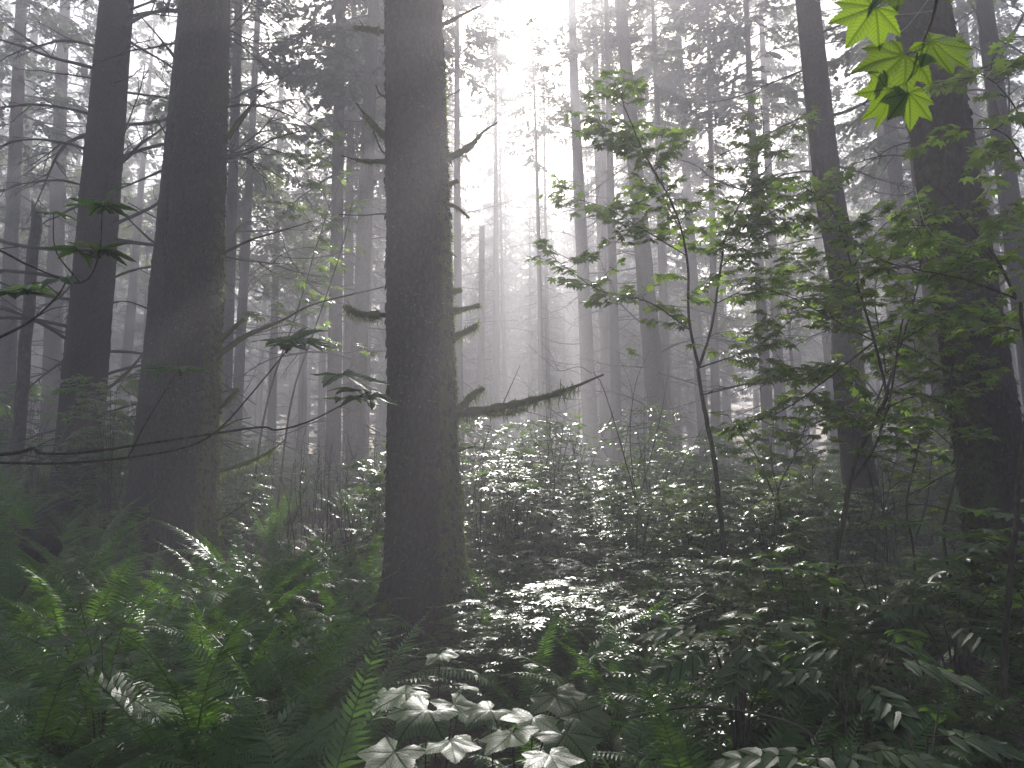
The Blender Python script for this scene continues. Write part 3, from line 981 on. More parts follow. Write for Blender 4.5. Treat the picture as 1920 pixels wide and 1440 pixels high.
# the wood beyond, one mass
b = MB()
rngW = np.random.default_rng(77)
wd, nd = crown_mb(rngW, 22, 3.6, 26, 0.2, 0.2)
QV = NV0 = np.concatenate(nd.v).reshape(-1, 4, 3)
QV = QV[rngW.random(len(QV)) < 0.62]
QV = QV.mean(1, keepdims=True) + (QV - QV.mean(1, keepdims=True)) * (4.2, 4.2, 2.6)
nd = MB()
nd.add(QV.reshape(-1, 3), [np.arange(len(QV) * 4).reshape(-1, 4)])
NV = np.concatenate(nd.v)
NF = nd.f
print('far quads', len(QV))
for k in range(560):
    a = rngW.uniform(-0.15, math.pi + 0.15)
    rr = 66 + 139 * rngW.random() ** 0.8
    x, y = rr * math.cos(a), rr * math.sin(a)
    if y < -50 or abs(x) > 152 or y > 152:
        continue
    s = rngW.uniform(0.85, 1.15)
    an = rngW.random() * 6.28
    Rz = np.array([(math.cos(an), -math.sin(an), 0), (math.sin(an), math.cos(an), 0), (0, 0, 1)])
    z = H(x, y)
    b.add(NV @ Rz.T * (s * 1.4, s * 1.4, s) * (1.0, 1.0, 1.05) + (x, y, z + 2), NF, rngW.random())
    V, f = tube([(x, y, z - 0.3), (x, y, z + 24 * s)], [0.4, 0.1], 6)
    b.add(V, f, 0.1)
tag(obj('far_woods', b.mesh('far_woods', M_NEEDLE, False)), kind='stuff')

# ------------------------------------------------------------------ leaves
def palm_outline(lobes, teeth=0):
    """outline of a palmate leaf: petiole at the origin, middle lobe along +Y; lobes = [(angle, tip radius, notch radius after)]"""
    out, ax = [], []
    n = len(lobes)
    prof = [(0.45, 0.6)] if teeth == 0 else [(0.84, 0.10), (0.66, 0.30), (0.57, 0.26), (0.42, 0.56), (0.34, 0.52), (0.2, 0.82), (0.14, 0.79)]
    for k, (a, rt, rn) in enumerate(lobes):
        a0 = math.radians(a)
        ax.append(a0)
        hl = math.radians((a - lobes[k - 1][0] if k else lobes[1][0] - a) / 2)
        hr = math.radians((lobes[k + 1][0] - a if k + 1 < n else a - lobes[k - 1][0]) / 2)
        nl = lobes[k - 1][2] if k else rn * 0.75
        nr_ = rn if k + 1 < n else rn * 0.75
        for t, q in prof:
            r = nl + (rt - nl) * q
            out.append((math.sin(a0 - hl * t) * r, math.cos(a0 - hl * t) * r, k))
        out.append((math.sin(a0) * rt, math.cos(a0) * rt, k))
        for t, q in prof[::-1]:
            r = nr_ + (rt - nr_) * q
            out.append((math.sin(a0 + hr * t) * r, math.cos(a0 + hr * t) * r, k))
        if k + 1 < n:
            out.append((math.sin(a0 + hr) * rn, math.cos(a0 + hr) * rn, k))
    return out, ax

def leaf_tpl(lobes, teeth=0, rings=(1.0,), droop=0.12, fold=0.06, rng=None, wave=0.0):
    """template (V, faces, uv): uv.x across the nearest lobe axis, uv.y along it"""
    o, ax = palm_outline(lobes, teeth)
    rings = list(rings)
    m_ = len(o)
    V, U = [(0, 0, 0)], [(0, 0)]
    for s in rings:
        for (x, y, k) in o:
            x_, y_ = x * s, y * s
            r = math.hypot(x_, y_)
            a = math.atan2(x_, y_)
            d = min(ax, key=lambda q: abs(q - a))
            u, v = r * math.sin(a - d), r * math.cos(a - d)
            z = -droop * r * r + fold * min(abs(u) * 2, 0.25) - fold * 0.1
            if wave:
                z += wave * (math.sin(5.5 * x_ + 1.0 + 40 * droop) * math.cos(4.6 * y_ + 30 * droop) + 0.4 * math.sin(13 * x_ + 2) * math.sin(11 * y_))
            V.append((x_, y_, z))
            U.append((u, v))
    tri = [(0, 1 + j, 2 + j) for j in range(m_ - 1)]
    qd = []
    for i in range(len(rings) - 1):
        a, c = 1 + i * m_, 1 + (i + 1) * m_
        qd += [(a + j, c + j, c + j + 1, a + j + 1) for j in range(m_ - 1)]
    V = np.array(V, float)
    return V, [np.array(tri)[:, ::-1]] + ([np.array(qd)[:, ::-1]] if qd else []), np.array(U, float)

VINE = [(-118, 0.42, 0.30), (-78, 0.72, 0.46), (-40, 0.92, 0.55), (0, 1.0, 0.55), (40, 0.92, 0.46), (78, 0.72, 0.30), (118, 0.42, 0.3)]
BIG5 = [(-105, 0.62, 0.36), (-52, 0.94, 0.46), (0, 1.0, 0.46), (52, 0.94, 0.36), (105, 0.62, 0.3)]
THIM = [(-124, 0.70, 0.56), (-62, 0.88, 0.64), (0, 1.0, 0.64), (62, 0.88, 0.56), (124, 0.70, 0.5)]
TV_LOW = leaf_tpl(VINE, 0, (1.0,), 0.22, 0.1)
TV_LOW2 = leaf_tpl([(a * 0.95, r * (0.9 if a < 0 else 1.05), n) for a, r, n in VINE], 0, (1.0,), 0.38, 0.16)
TV_MID = leaf_tpl(VINE, 1, (0.5, 1.0), 0.25, 0.14, wave=0.03)
VINE_B = [(-115, 0.50, 0.42), (-76, 0.78, 0.60), (-38, 0.95, 0.68), (0, 1.0, 0.68), (38, 0.95, 0.60), (76, 0.78, 0.42), (115, 0.5, 0.4)]
TV_HI = [leaf_tpl(VINE_B, 1, (0.2, 0.4, 0.6, 0.8, 1.0), dr, 0.16, wave=wv) for dr, wv in ((0.18, 0.03), (0.32, 0.05), (0.1, 0.04))]
TB_HI = [leaf_tpl(BIG5, 1, (0.25, 0.5, 0.75, 1.0), dr, 0.12, wave=wv) for dr, wv in ((0.13, 0.04), (0.22, 0.05))]
TT_HI = [leaf_tpl(THIM, 1, (0.2, 0.4, 0.6, 0.8, 1.0), dr, 0.035, wave=wv) for dr, wv in ((0.12, 0.035), (0.24, 0.05), (0.04, 0.03))]
TT_LOW = leaf_tpl(THIM, 0, (0.5, 1.0), 0.3, 0.2)

def tpl_mesh(tpl, name, mat):
    b = MB()
    b.add(tpl[0], tpl[1], 0.0, tpl[2])
    return b.mesh(name, mat)

ME_VINE = [tpl_mesh(TV_MID, 'leaf', M_MAPLE), tpl_mesh(TV_LOW2, 'leaf', M_MAPLE)] + [tpl_mesh(t_, 'leaf', M_MAPLE) for t_ in TV_HI[:2]]
ME_VHI = [tpl_mesh(t_, 'leaf', M_BIGLEAF) for t_ in TV_HI]
M_FLATLEAF = leaf_mat('grey_maple_green', (0.05, 0.105, 0.045), (0.075, 0.14, 0.06), (0.15, 0.28, 0.05), 0.45, 0.4, veins=30)  # paler grey-green of the flat leaves at left
ME_BIG = [tpl_mesh(t_, 'leaf', M_FLATLEAF) for t_ in TB_HI]
ME_THIM = [tpl_mesh(t_, 'leaf', M_THIMBLE) for t_ in TT_HI]

# ------------------------------------------------------------------ vine maples
def grow_maple(lines, Y, rng, r0, twig_len, per_m, leaf, leafless_until=0.0, dy=0.5, tiers=True, wiggle=0.012):
    """lines: photo polylines (first is the stem). Returns stem mesh builder, world leaf frames"""
    st = MB()
    fw, nr, ps = [], [], []
    first = None
    for li, (pts, ra, rb, leafy) in enumerate(lines):
        off = rng.uniform(-dy, dy) if li else 0.0
        W = []
        for k, p in enumerate(pts):
            Yk = Y + (off * k / (len(pts) - 1) if li else 0.0)
            W.append(at(p[0], p[1], Yk))
        W = np.array(W)
        if li == 0:
            W[0, 2] = H(W[0, 0], W[0, 1]) - 0.05
            first = W[0].copy()
        W = smooth_line(W, 7 * len(pts))
        W += np.cumsum(rng.normal(0, wiggle * 0.25, W.shape), 0) * np.linspace(0, 1, len(W))[:, None]
        n = len(W)
        st.add(*tube(W, np.linspace(ra, rb, n) * rng.uniform(0.92, 1.08, n), 7 if ra > 0.008 else 5), 0.3)
        if not leafy:
            continue
        seg = np.linalg.norm(np.diff(W, axis=0), axis=1).sum()
        for q_ in range(int(seg * per_m * leafy)):
            s = rng.uniform(0.12 if li else 0.5, 1.0)
            i_ = min(n - 2, int(s * (n - 1)))
            p = W[i_]
            ax = unit(W[i_ + 1] - W[i_])
            az = rng.random() * 6.283
            d = unit(np.array((math.cos(az), math.sin(az) * 0.8, rng.uniform(-0.12, 0.42))) + ax * 0.45)
            l = twig_len * rng.uniform(0.45, 1.25) * (1.15 - 0.5 * s)
            Q = p + d[None] * np.linspace(0, l, 6)[:, None]
            Q[:, 2] += -0.18 * l * np.linspace(0, 1, 6) ** 2
            Q += np.cumsum(rng.normal(0, 0.012, Q.shape), 0)
            Q[0] = p
            st.add(*tube(Q, np.linspace(0.0032, 0.0012, 6), 3), 0.3)
            nl = max(2, int(l / (leaf * 0.85)))
            for e in range(1, nl + 1):
                f0 = e / nl
                x_ = f0 * 5
                k_ = min(4, int(x_))
                pp = Q[k_] + (Q[k_ + 1] - Q[k_]) * (x_ - k_)
                sd = np.cross(d, (0, 0, 1.0))
                for sg in ((-1, 1) if e < nl else (-1, 0, 1)):
                    ld = unit(d * rng.uniform(0.3, 0.9) + sd * sg * rng.uniform(0.6, 1.0) + np.array((0, 0, rng.uniform(-0.6, 0.12))))
                    pet = pp + ld * leaf * rng.uniform(0.15, 0.4)
                    fw.append(ld)
                    nr.append((rng.normal(0, 0.34), rng.normal(0, 0.34) - 0.06, 1.0))
                    ps.append(pet)
    return st, first, np.array(fw), np.array(nr, float), np.array(ps)

def vine_maple(lines, Y, seed, label, leaf=0.085, twig=0.34, per_m=7.0, single=300, dy=0.5, group='vine maples under the conifers', mat=None, r0=0.02, name='vine_maple', keep=None):
    rng = np.random.default_rng(seed)
    st, base, fw, nr, ps = grow_maple(lines, Y, rng, r0, twig, per_m, leaf, dy=dy)
    t_ = thing(name, base, label, 'maple', group)
    for k in range(len(st.v)):
        st.v[k] = st.v[k] - base
    obj('stem', st.mesh('stem', M_STEM), t_)
    M = frames(fw, nr)
    sz = leaf * rng.uniform(0.62, 1.18, len(M))
    order = np.argsort(ps[:, 1]) if len(ps) else []
    one = set(order[:single].tolist())
    rest = []
    for k in range(len(ps)):
        if k in one:
            o = obj('leaf', ME_VINE[int(rng.integers(0, len(ME_VINE)))], t_, mat=m4(M[k], ps[k] - base, sz[k]))
        else:
            rest.append(k)
    if rest:
        lb = MB()
        rest = np.array(rest)
        h = len(rest) // 2
        for idx, tp in ((rest[:h], TV_LOW), (rest[h:], TV_LOW2)):
            if len(idx):
                lb.inst(tp, M[idx] * sz[idx][:, None, None], ps[idx] - base, rng.random(len(idx)))
        o = obj('leaves', lb.mesh('leaves', M_MAPLE), t_)
        o['kind'] = 'stuff'
    return t_

vine_maple([
    ([(1378, 1275), (1370, 1165), (1355, 1020), (1340, 880), (1325, 790), (1310, 690)], 0.024, 0.016, 0),
    ([(1310, 690), (1292, 600), (1288, 480), (1262, 380), (1205, 270), (1175, 190), (1168, 150)], 0.013, 0.003, 0.85),
    ([(1310, 690), (1335, 610), (1352, 500), (1360, 440), (1390, 370), (1428, 250), (1420, 170)], 0.012, 0.003, 0.9),
    ([(1296, 620), (1215, 565), (1130, 545), (1075, 510), (1005, 460)], 0.007, 0.002, 1.2),
    ([(1288, 480), (1190, 420), (1130, 385), (1050, 362)], 0.006, 0.002, 1.7),
    ([(1262, 380), (1200, 290), (1110, 225)], 0.005, 0.002, 1.6),
    ([(1310, 690), (1420, 650), (1500, 590), (1570, 540)], 0.007, 0.002, 1.3),
    ([(1352, 500), (1420, 440), (1500, 400)], 0.005, 0.002, 1.3),
    ([(1318, 740), (1400, 720), (1480, 700), (1560, 690)], 0.006, 0.002, 1.4),
    ([(1390, 370), (1450, 300), (1500, 210)], 0.005, 0.002, 0.9), ([(1340, 570), (1440, 525), (1530, 505)], 0.005, 0.002, 1.1), ([(1360, 440), (1450, 395), (1545, 325)], 0.005, 0.002, 1.1),
    ([(1275, 430), (1230, 330), (1250, 230)], 0.004, 0.002, 0.9),
], 6.0, 21, 'tall slim vine maple with a forked stem right of the glade', leaf=0.068, twig=0.40, per_m=13)
vine_maple([
    ([(1524, 1400), (1540, 1200), (1560, 1080), (1585, 960), (1600, 880), (1650, 770), (1662, 735)], 0.021, 0.013, 0),
    ([(1662, 735), (1640, 640), (1600, 500), (1570, 400), (1520, 350)], 0.010, 0.003, 1.1),
    ([(1662, 735), (1690, 640), (1720, 540), (1735, 420)], 0.010, 0.003, 1.1),
    ([(1600, 900), (1640, 840), (1672, 740), (1700, 600)], 0.011, 0.005, 0.6),
    ([(1640, 640), (1560, 600), (1480, 560), (1420, 545)], 0.006, 0.002, 1.2),
    ([(1640, 640), (1540, 720), (1470, 770), (1410, 790)], 0.007, 0.002, 1.2),
    ([(1690, 640), (1760, 600), (1830, 590)], 0.006, 0.002, 1.4),
    ([(1650, 770), (1720, 745), (1790, 770)], 0.006, 0.002, 0.6),
    ([(1600, 500), (1650, 430), (1720, 380)], 0.005, 0.002, 1.0),
], 4.8, 22, 'dense vine maple with a dark crooked stem before the kinked trunk', leaf=0.060, twig=0.36, per_m=15)
vine_maple([
    ([(1890, 1400), (1884, 1330), (1890, 1150), (1905, 980), (1912, 860), (1925, 700), (1905, 560)], 0.017, 0.009, 0.1),
    ([(1905, 560), (1860, 470), (1790, 380), (1750, 330)], 0.008, 0.002, 1.2),
    ([(1905, 560), (1800, 520), (1710, 500), (1650, 485)], 0.007, 0.002, 1.3),
    ([(1925, 700), (1960, 450), (1930, 250), (1870, 150), (1820, 130)], 0.008, 0.002, 1.0),
    ([(1940, 330), (1880, 250), (1800, 240)], 0.005, 0.002, 1.0),
    ([(1880, 510), (1800, 430), (1700, 425)], 0.005, 0.002, 1.2),
    ([(1912, 620), (1840, 600), (1760, 580)], 0.005, 0.002, 1.0),
], 3.6, 23, 'vine maple with bright leaves at the right edge before the dark trunk', leaf=0.060, twig=0.32, per_m=11.5, dy=0.35)
vine_maple([
    ([(1470, 1030), (1466, 990), (1458, 920), (1490, 850), (1530, 740)], 0.012, 0.005, 0.5),
    ([(1462, 960), (1430, 880), (1400, 830), (1370, 790)], 0.008, 0.003, 0.9),
    ([(1490, 850), (1560, 800), (1620, 760)], 0.006, 0.002, 1.1),
    ([(1458, 920), (1445, 860), (1450, 780)], 0.006, 0.002, 1.0),
], 7.8, 24, 'low many-stemmed vine maple between the tall maple and kinked trunk', leaf=0.09, twig=0.42, per_m=10.0, single=150)
vine_maple([
    ([(1718, 1085), (1712, 1030), (1700, 950), (1720, 850), (1730, 760), (1715, 640)], 0.012, 0.005, 0.5),
    ([(1718, 1010), (1740, 930), (1750, 830)], 0.008, 0.003, 0.9),
    ([(1720, 850), (1660, 800), (1600, 790)], 0.005, 0.002, 1.0),
    ([(1730, 760), (1780, 700), (1830, 660)], 0.005, 0.002, 1.0),
], 7.2, 25, 'thin double-stemmed vine maple in shade left of the dark right trunk', leaf=0.09, twig=0.42, per_m=10.0, single=150)
vine_maple([
    ([(1197, 990), (1193, 955), (1165, 840), (1130, 730), (1110, 700)], 0.011, 0.005, 0),
    ([(1110, 700), (1085, 688), (1048, 696), (1015, 668), (985, 640)], 0.005, 0.0015, 0),
    ([(1048, 696), (1030, 660), (1010, 638), (990, 626)], 0.003, 0.001, 0),
    ([(1195, 950), (1185, 880), (1180, 800), (1190, 720), (1215, 660)], 0.008, 0.002, 0.15),
    ([(1200, 930), (1222, 850), (1245, 760), (1260, 690)], 0.008, 0.002, 0.2),
    ([(1200, 860), (1220, 820), (1245, 795)], 0.006, 0.002, 0.2),
    ([(1170, 850), (1185, 740), (1150, 650)], 0.004, 0.001, 0.1),
], 8.6, 26, 'almost bare sapling with a bent twig in the bright glade', leaf=0.085, twig=0.25, per_m=5, single=60)
vine_maple([
    ([(470, 850), (500, 760), (555, 590), (600, 440), (640, 330)], 0.022, 0.006, 0.25),
    ([(555, 590), (600, 560), (650, 545)], 0.006, 0.002, 1.0),
    ([(600, 440), (560, 390), (520, 370)], 0.006, 0.002, 1.0),
    ([(600, 440), (650, 400), (690, 390)], 0.006, 0.002, 1.0),
    ([(640, 330), (590, 270), (560, 250)], 0.005, 0.002, 1.1),
    ([(620, 380), (560, 310), (540, 300)], 0.005, 0.002, 1.0),
], 12.5, 27, 'pale leaning vine maple in the mist between wide left and centre trunks', leaf=0.11, twig=0.5, per_m=4.5, single=60)
vine_maple([
    ([(520, 850), (545, 760), (590, 620), (640, 470), (660, 380)], 0.02, 0.006, 0.2),
    ([(590, 620), (540, 600), (480, 590)], 0.006, 0.002, 0.9),
    ([(590, 620), (640, 660), (690, 650)], 0.006, 0.002, 0.9),
    ([(640, 470), (580, 500), (520, 520)], 0.006, 0.002, 0.9),
], 12.0, 28, 'second leaning hazy vine maple, nearer the centre trunk', leaf=0.11, twig=0.5, per_m=4.5, single=60)

vine_maple([
    ([(1590, 1130), (1600, 1050), (1640, 940), (1620, 820), (1660, 700), (1640, 560), (1660, 430)], 0.016, 0.004, 1.0),
    ([(1620, 820), (1540, 760), (1450, 700)], 0.006, 0.002, 1.3), ([(1660, 700), (1740, 640), (1800, 560)], 0.006, 0.002, 1.3),
    ([(1645, 600), (1560, 540), (1480, 480)], 0.006, 0.002, 1.3), ([(1650, 500), (1720, 440), (1770, 420)], 0.005, 0.002, 1.2),
    ([(1640, 940), (1720, 880), (1790, 850)], 0.006, 0.002, 1.2)],
    7.6, 29, 'broad vine maple in partial light between kinked trunk and dark right trunk', leaf=0.07, twig=0.45, per_m=9.5, single=200)
vine_maple([
    ([(1800, 1240), (1795, 1150), (1770, 1000), (1800, 850), (1780, 700), (1820, 560), (1800, 420)], 0.015, 0.004, 0.9),
    ([(1800, 850), (1740, 800), (1660, 790)], 0.006, 0.002, 1.2), ([(1780, 700), (1700, 650), (1640, 640)], 0.006, 0.002, 1.3),
    ([(1800, 640), (1870, 600), (1930, 560)], 0.006, 0.002, 1.3), ([(1815, 520), (1740, 470), (1690, 460)], 0.005, 0.002, 1.2), ([(1810, 480), (1880, 420), (1930, 400)], 0.005, 0.002, 1.2)],
    5.4, 30, 'slender vine maple directly before the dark right trunk', leaf=0.064, twig=0.38, per_m=8.5, single=200)

# maple twigs reaching in from the left, leaves held flat
rngL = np.random.default_rng(31)
YL = 2.9
root = np.array((at(-260, 900, YL)[0], YL, 0))
root[2] = H(root[0], root[1])
tL = thing('bigleaf_maple', root, 'young maple reaching long thin twigs in from the left edge', 'maple')
st = MB()
hub1, hub2 = at(-170, 870, YL), at(-180, 700, YL)
st.add(*tube(smooth_line([root - (0, 0, 0.1), (root + hub1) / 2 + (0.03, 0, 0), hub1, hub2, at(-120, 420, YL), at(-60, 300, YL)], 30) - root, np.linspace(0.02, 0.007, 30), 8), 0.3)
TW = [([(-170, 870), (-60, 858), (30, 849), (62, 841), (80, 850), (150, 849), (260, 834), (400, 813), (490, 801), (520, 806), (580, 790), (650, 755), (690, 735)], 0.0055, 0.0018),
      ([(-170, 872), (-60, 866), (100, 869), (240, 858), (350, 838), (410, 805), (470, 740), (545, 648)], 0.0045, 0.0015),
      ([(-180, 700), (-60, 655), (0, 632), (60, 600), (110, 552), (128, 515)], 0.0055, 0.0015),
      ([(60, 600), (95, 580), (128, 574)], 0.0015, 0.0008), ([(110, 552), (75, 530), (30, 545)], 0.002, 0.001),
      ([(-120, 420), (0, 470), (60, 500), (150, 530), (185, 480), (192, 390)], 0.004, 0.0012), ([(150, 530), (105, 470), (100, 400)], 0.0025, 0.001),
      ([(400, 813), (440, 790), (470, 783)], 0.0018, 0.001), ([(240, 858), (275, 790), (330, 700)], 0.002, 0.001)]
for pts, ra, rb in TW:
    W = smooth_line(np.array([at(x, y, YL + 0.04 * math.sin(x * 0.02)) for x, y in pts]), 8 * len(pts)) - root
    st.add(*tube(W, np.linspace(ra, rb, len(W)) * 1.5, 6), 0.3)
obj('stem', st.mesh('stem', M_STEM), tL)
LF = [((640, 700), (765, 790), 0.28), ((650, 745), (760, 740), 0.2), ((680, 730), (590, 735), 0.2), ((690, 740), (700, 770), 0.2),
      ((545, 640), (460, 628), 0.2), ((550, 640), (640, 650), 0.22), ((545, 640), (560, 606), 0.2), ((560, 640), (625, 620), 0.18), ((548, 648), (520, 655), 0.15),
      ((330, 690), (255, 682), 0.2), ((330, 690), (405, 692), 0.2), ((330, 690), (370, 680), 0.16),
      ((190, 385), (110, 375), 0.18), ((192, 385), (270, 380), 0.18), ((192, 385), (200, 365), 0.16), ((100, 400), (140, 402), 0.16), ((192, 385), (290, 392), 0.15),
      ((150, 470), (80, 462), 0.18), ((180, 465), (260, 478), 0.22), ((185, 470), (340, 490), 0.2), ((185, 468), (230, 440), 0.17), ((190, 470), (280, 485), 0.18),
      ((30, 545), (-30, 545), 0.2), ((40, 540), (110, 528), 0.18), ((30, 548), (20, 580), 0.2), ((120, 520), (80, 540), 0.16), ((60, 540), (130, 545), 0.15)]
for k, (p0, p1, s) in enumerate(LF):
    a = at(*p0, YL + rngL.uniform(-0.12, 0.12))
    c = at(*p1, YL + rngL.uniform(-0.2, 0.1))
    c[2] = a[2] + (c[2] - a[2]) * 0.6
    M = frames((c - a)[None], np.array([(rngL.normal(0, 0.12), rngL.normal(-0.08, 0.1), 1.0)]))[0]
    obj('leaf', ME_BIG[k % 2], tL, mat=m4(M, a - root, s * 0.78))

# the five near leaves hanging into the upper right corner
YU = 1.45
rootU = np.array((1.75, 1.35, 0))
rootU[2] = H(rootU[0], rootU[1])
tU = thing('vine_maple', rootU, 'near arching maple twig with five large backlit leaves, top right', 'maple')
st = MB()
ca = np.array([rootU - (0, 0, 0.1), rootU + (-0.05, 0.05, 1.4), rootU + (-0.25, 0.08, 2.3), at(1820, -200, YU), at(1762, -20, YU), at(1748, 35, YU), at(1725, 90, YU), at(1697, 155, YU)])
W = smooth_line(ca, 60) - rootU
st.add(*tube(W, np.concatenate([np.linspace(0.012, 0.004, 34), np.linspace(0.004, 0.0014, 26)]), 7), 0.3)
for p0, p1 in (((1697, 155), (1702, 176)), ((1697, 155), (1668, 168)), ((1725, 90), (1697, 102)), ((1728, 88), (1744, 79)), ((1697, 155), (1720, 120)), ((1700, -20), (1640, 18)), ((1762, -20), (1700, -20))):
    st.add(*tube(np.array([at(*p0, YU), at(*p1, YU)]) - rootU, 0.0011, 5), 0.3)
obj('stem', st.mesh('stem', M_STEM), tU)
UL = [((1640, 14), (1572, 104), 0.105, (0.3, -0.75, 0.6), 0), ((1698, 100), (1612, 178), 0.112, (0.35, -0.7, 0.65), 1), ((1742, 80), (1822, 118), 0.105, (-0.25, -0.75, 0.65), 2),
      ((1668, 167), (1628, 238), 0.085, (0.75, -0.35, 0.5), 1), ((1702, 174), (1718, 248), 0.082, (0.05, -0.85, 0.5), 0), ((1690, -25), (1600, 10), 0.10, (0.2, -0.4, 0.9), 1), ((1780, -20), (1850, -35), 0.1, (0, -0.4, 0.9), 0)]
for k, (p0, p1, s, nrm, v) in enumerate(UL):
    a, c = at(*p0, YU), at(*p1, YU - 0.02)
    M = frames((c - a)[None], np.array([nrm], float))[0]
    obj('leaf', ME_VHI[v], tU, mat=m4(M, a - rootU, s))

# ------------------------------------------------------------------ ferns
def frond_mb(rng, L, npair, pl, elev, curl, lady=False, pinw=0.16):
    """one frond growing from the origin along +X, arching over"""
    b = MB()
    n = 16
    s = np.linspace(0, 1, n)
    ang = elev - curl * s ** 1.25
    dx = L / (n - 1)
    P = np.zeros((n, 3))
    P[1:, 0] = np.cumsum(np.cos(ang[:-1]) * dx)
    P[1:, 2] = np.cumsum(np.sin(ang[:-1]) * dx)
    sway = rng.normal(0, 0.05) * L
    P[:, 1] = sway * s ** 2
    b.add(*tube(P, np.linspace(0.0042, 0.001, n) * L / 0.9, 4), 0.9)
    V4, idx = [], []
    Ms, Ts, tn = [], [], []
    for k in range(npair):
        f0 = 0.16 + 0.84 * (k + 0.5) / npair
        x = f0 * (n - 1)
        i_ = min(n - 2, int(x))
        p = P[i_] + (P[i_ + 1] - P[i_]) * (x - i_)
        ax = unit(P[i_ + 1] - P[i_])
        sd = np.array((0, 1.0, 0))
        up = np.cross(ax, sd)
        up = up if up[2] > 0 or True else -up
        g = (f0 - 0.16) / 0.84
        prof = min(1, 0.62 + 1.9 * g) * (1 - g ** 2.6) ** 0.85 + 0.04
        for sg in (-1, 1):
            l = pl * prof * rng.uniform(0.9, 1.08)
            d = unit(sd * sg + ax * (0.28 + 0.55 * g) + (-up) * rng.uniform(0.02, 0.22))
            nn = unit(-up * -1.0 + rng.normal(0, 0.16, 3) + ax * 0.15)
            nn = nn if nn[2] > -0.2 else -nn
            Ms.append(frames(d[None], nn[None])[0] * l)
            Ts.append(p)
            tn.append(rng.random() * 0.25)
    Ms, Ts = np.array(Ms), np.array(Ts)
    if not lady:
        w_ = pinw
        tpl = (np.array([(0.0, 0, 0), (w_ * 0.9, 0.06, 0.01), (w_ * 0.85, 0.42, 0.02), (0, 1.0, -0.12), (-w_ * 0.8, 0.42, 0.02), (-w_ * 0.55, 0.05, 0.01)], float) * (0.55, 1, 1),
               [np.array([(0, 1, 2, 4), ]), np.array([(0, 4, 5), (2, 3, 4)])], np.zeros((6, 2)))
        b.inst(tpl, Ms, Ts, np.array(tn))
    else:
        sub = MB()
        for k in range(11):
            g = (k + 0.5) / 11
            l = 0.20 * (1 - g ** 1.5) + 0.025
            for sg in (-1, 1):
                o = np.array((0, g, -0.1 * g * g))
                dd = unit(np.array((sg * 1.0, 0.42, -0.05)))
                pr = np.array((-dd[1], dd[0], 0)) * 0.032 * (1 - 0.5 * g)
                sub.add([o - pr, o + dd * l * 0.6 - pr * 1.0, o + dd * l, o + dd * l * 0.6 + pr * 1.0, o + pr], [np.array([(0, 1, 3, 4)]), np.array([(1, 2, 3)])])
        SV = np.concatenate(sub.v)
        b.inst((SV, sub.f, np.zeros((len(SV), 2))), Ms, Ts, np.array(tn))
    return b

FRONDS, LADIES = [], []
for k in range(14):
    rng = np.random.default_rng(900 + k)
    FRONDS.append(frond_mb(rng, 1.0, 44, 0.088, rad(rng.uniform(52, 86)), rad(rng.uniform(45, 125)), pinw=0.2).mesh('frond', M_FERN))
for k in range(8):
    rng = np.random.default_rng(930 + k)
    LADIES.append(frond_mb(rng, 1.0, 22, 0.17, rad(rng.uniform(45, 80)), rad(rng.uniform(50, 105)), lady=True).mesh('frond', M_LADY))
DEADF = [frond_mb(np.random.default_rng(950 + k), 0.9, 34, 0.06, rad(20), rad(70), pinw=0.12).mesh('frond', M_DEADFERN) for k in range(2)]

def fern_parts(rng, lady, nf):
    fr = []
    for k in range(nf):
        az = (k + rng.uniform(-0.35, 0.35)) / nf * 6.283 * (1 if not lady else 1)
        L = rng.uniform(0.72, 1.12)
        me = (LADIES if lady else FRONDS)[int(rng.integers(0, 8 if lady else 14))]
        M = Matrix.Rotation(az, 4, 'Z') @ Matrix.Rotation(rng.uniform(-0.12, 0.22), 4, 'Y') @ Matrix.Rotation(rng.normal(0, 0.25), 4, 'X') @ Matrix.Diagonal((L, L, L, 1))
        fr.append((me, M))
    return fr

FERNS = []
def fern(x, y, size, lady, seed, nf=None, dead=0):
    rng = np.random.default_rng(seed)
    t_ = thing('lady_fern' if lady else 'sword_fern', (x, y, H(x, y) - 0.02), None, 'fern', 'ferns on the forest floor')
    size *= 1.18
    t_.scale = (size, size, size)
    t_.rotation_euler = (rng.normal(0, 0.06), rng.normal(0, 0.06), rng.random() * 6.28)
    for me, M in fern_parts(rng, lady, nf or int(rng.integers(12, 18))):
        if rng.random() < 0.05:
            obj('frond', DEADF[int(rng.integers(0, 2))], t_, mat=M)['label'] = 'withered brown frond'
        else:
            obj('frond', me, t_, mat=M)
    for k in range(dead):
        o = obj('frond', DEADF[k % 2], t_, mat=Matrix.Rotation(rng.random() * 6.28, 4, 'Z') @ Matrix.Rotation(0.5, 4, 'Y'))
        o['label'] = 'dead rust-brown frond sagging to the ground'
    FERNS.append(t_)
    LATE.append((t_, 'lady' if lady else 'fern'))
    return t_

def joined_fern(seed, lady):
    rng = np.random.default_rng(seed)
    b = MB()
    for k in range(13):
        az = (k + rng.uniform(-0.35, 0.35)) / 13 * 6.283
        L = rng.uniform(0.75, 1.1)
        f = frond_mb(rng, L, 26 if not lady else 16, 0.10 if not lady else 0.16, rad(rng.uniform(50, 84)), rad(rng.uniform(45, 110)), False, 0.3)
        Rz = np.array([(math.cos(az), -math.sin(az), 0), (math.sin(az), math.cos(az), 0), (0, 0, 1)])
        b.add(np.concatenate(f.v) @ Rz.T, f.f, np.concatenate(f.t))
    return b.mesh('sword_fern', M_FERN)
JF = [joined_fern(970 + k, False) for k in range(5)]

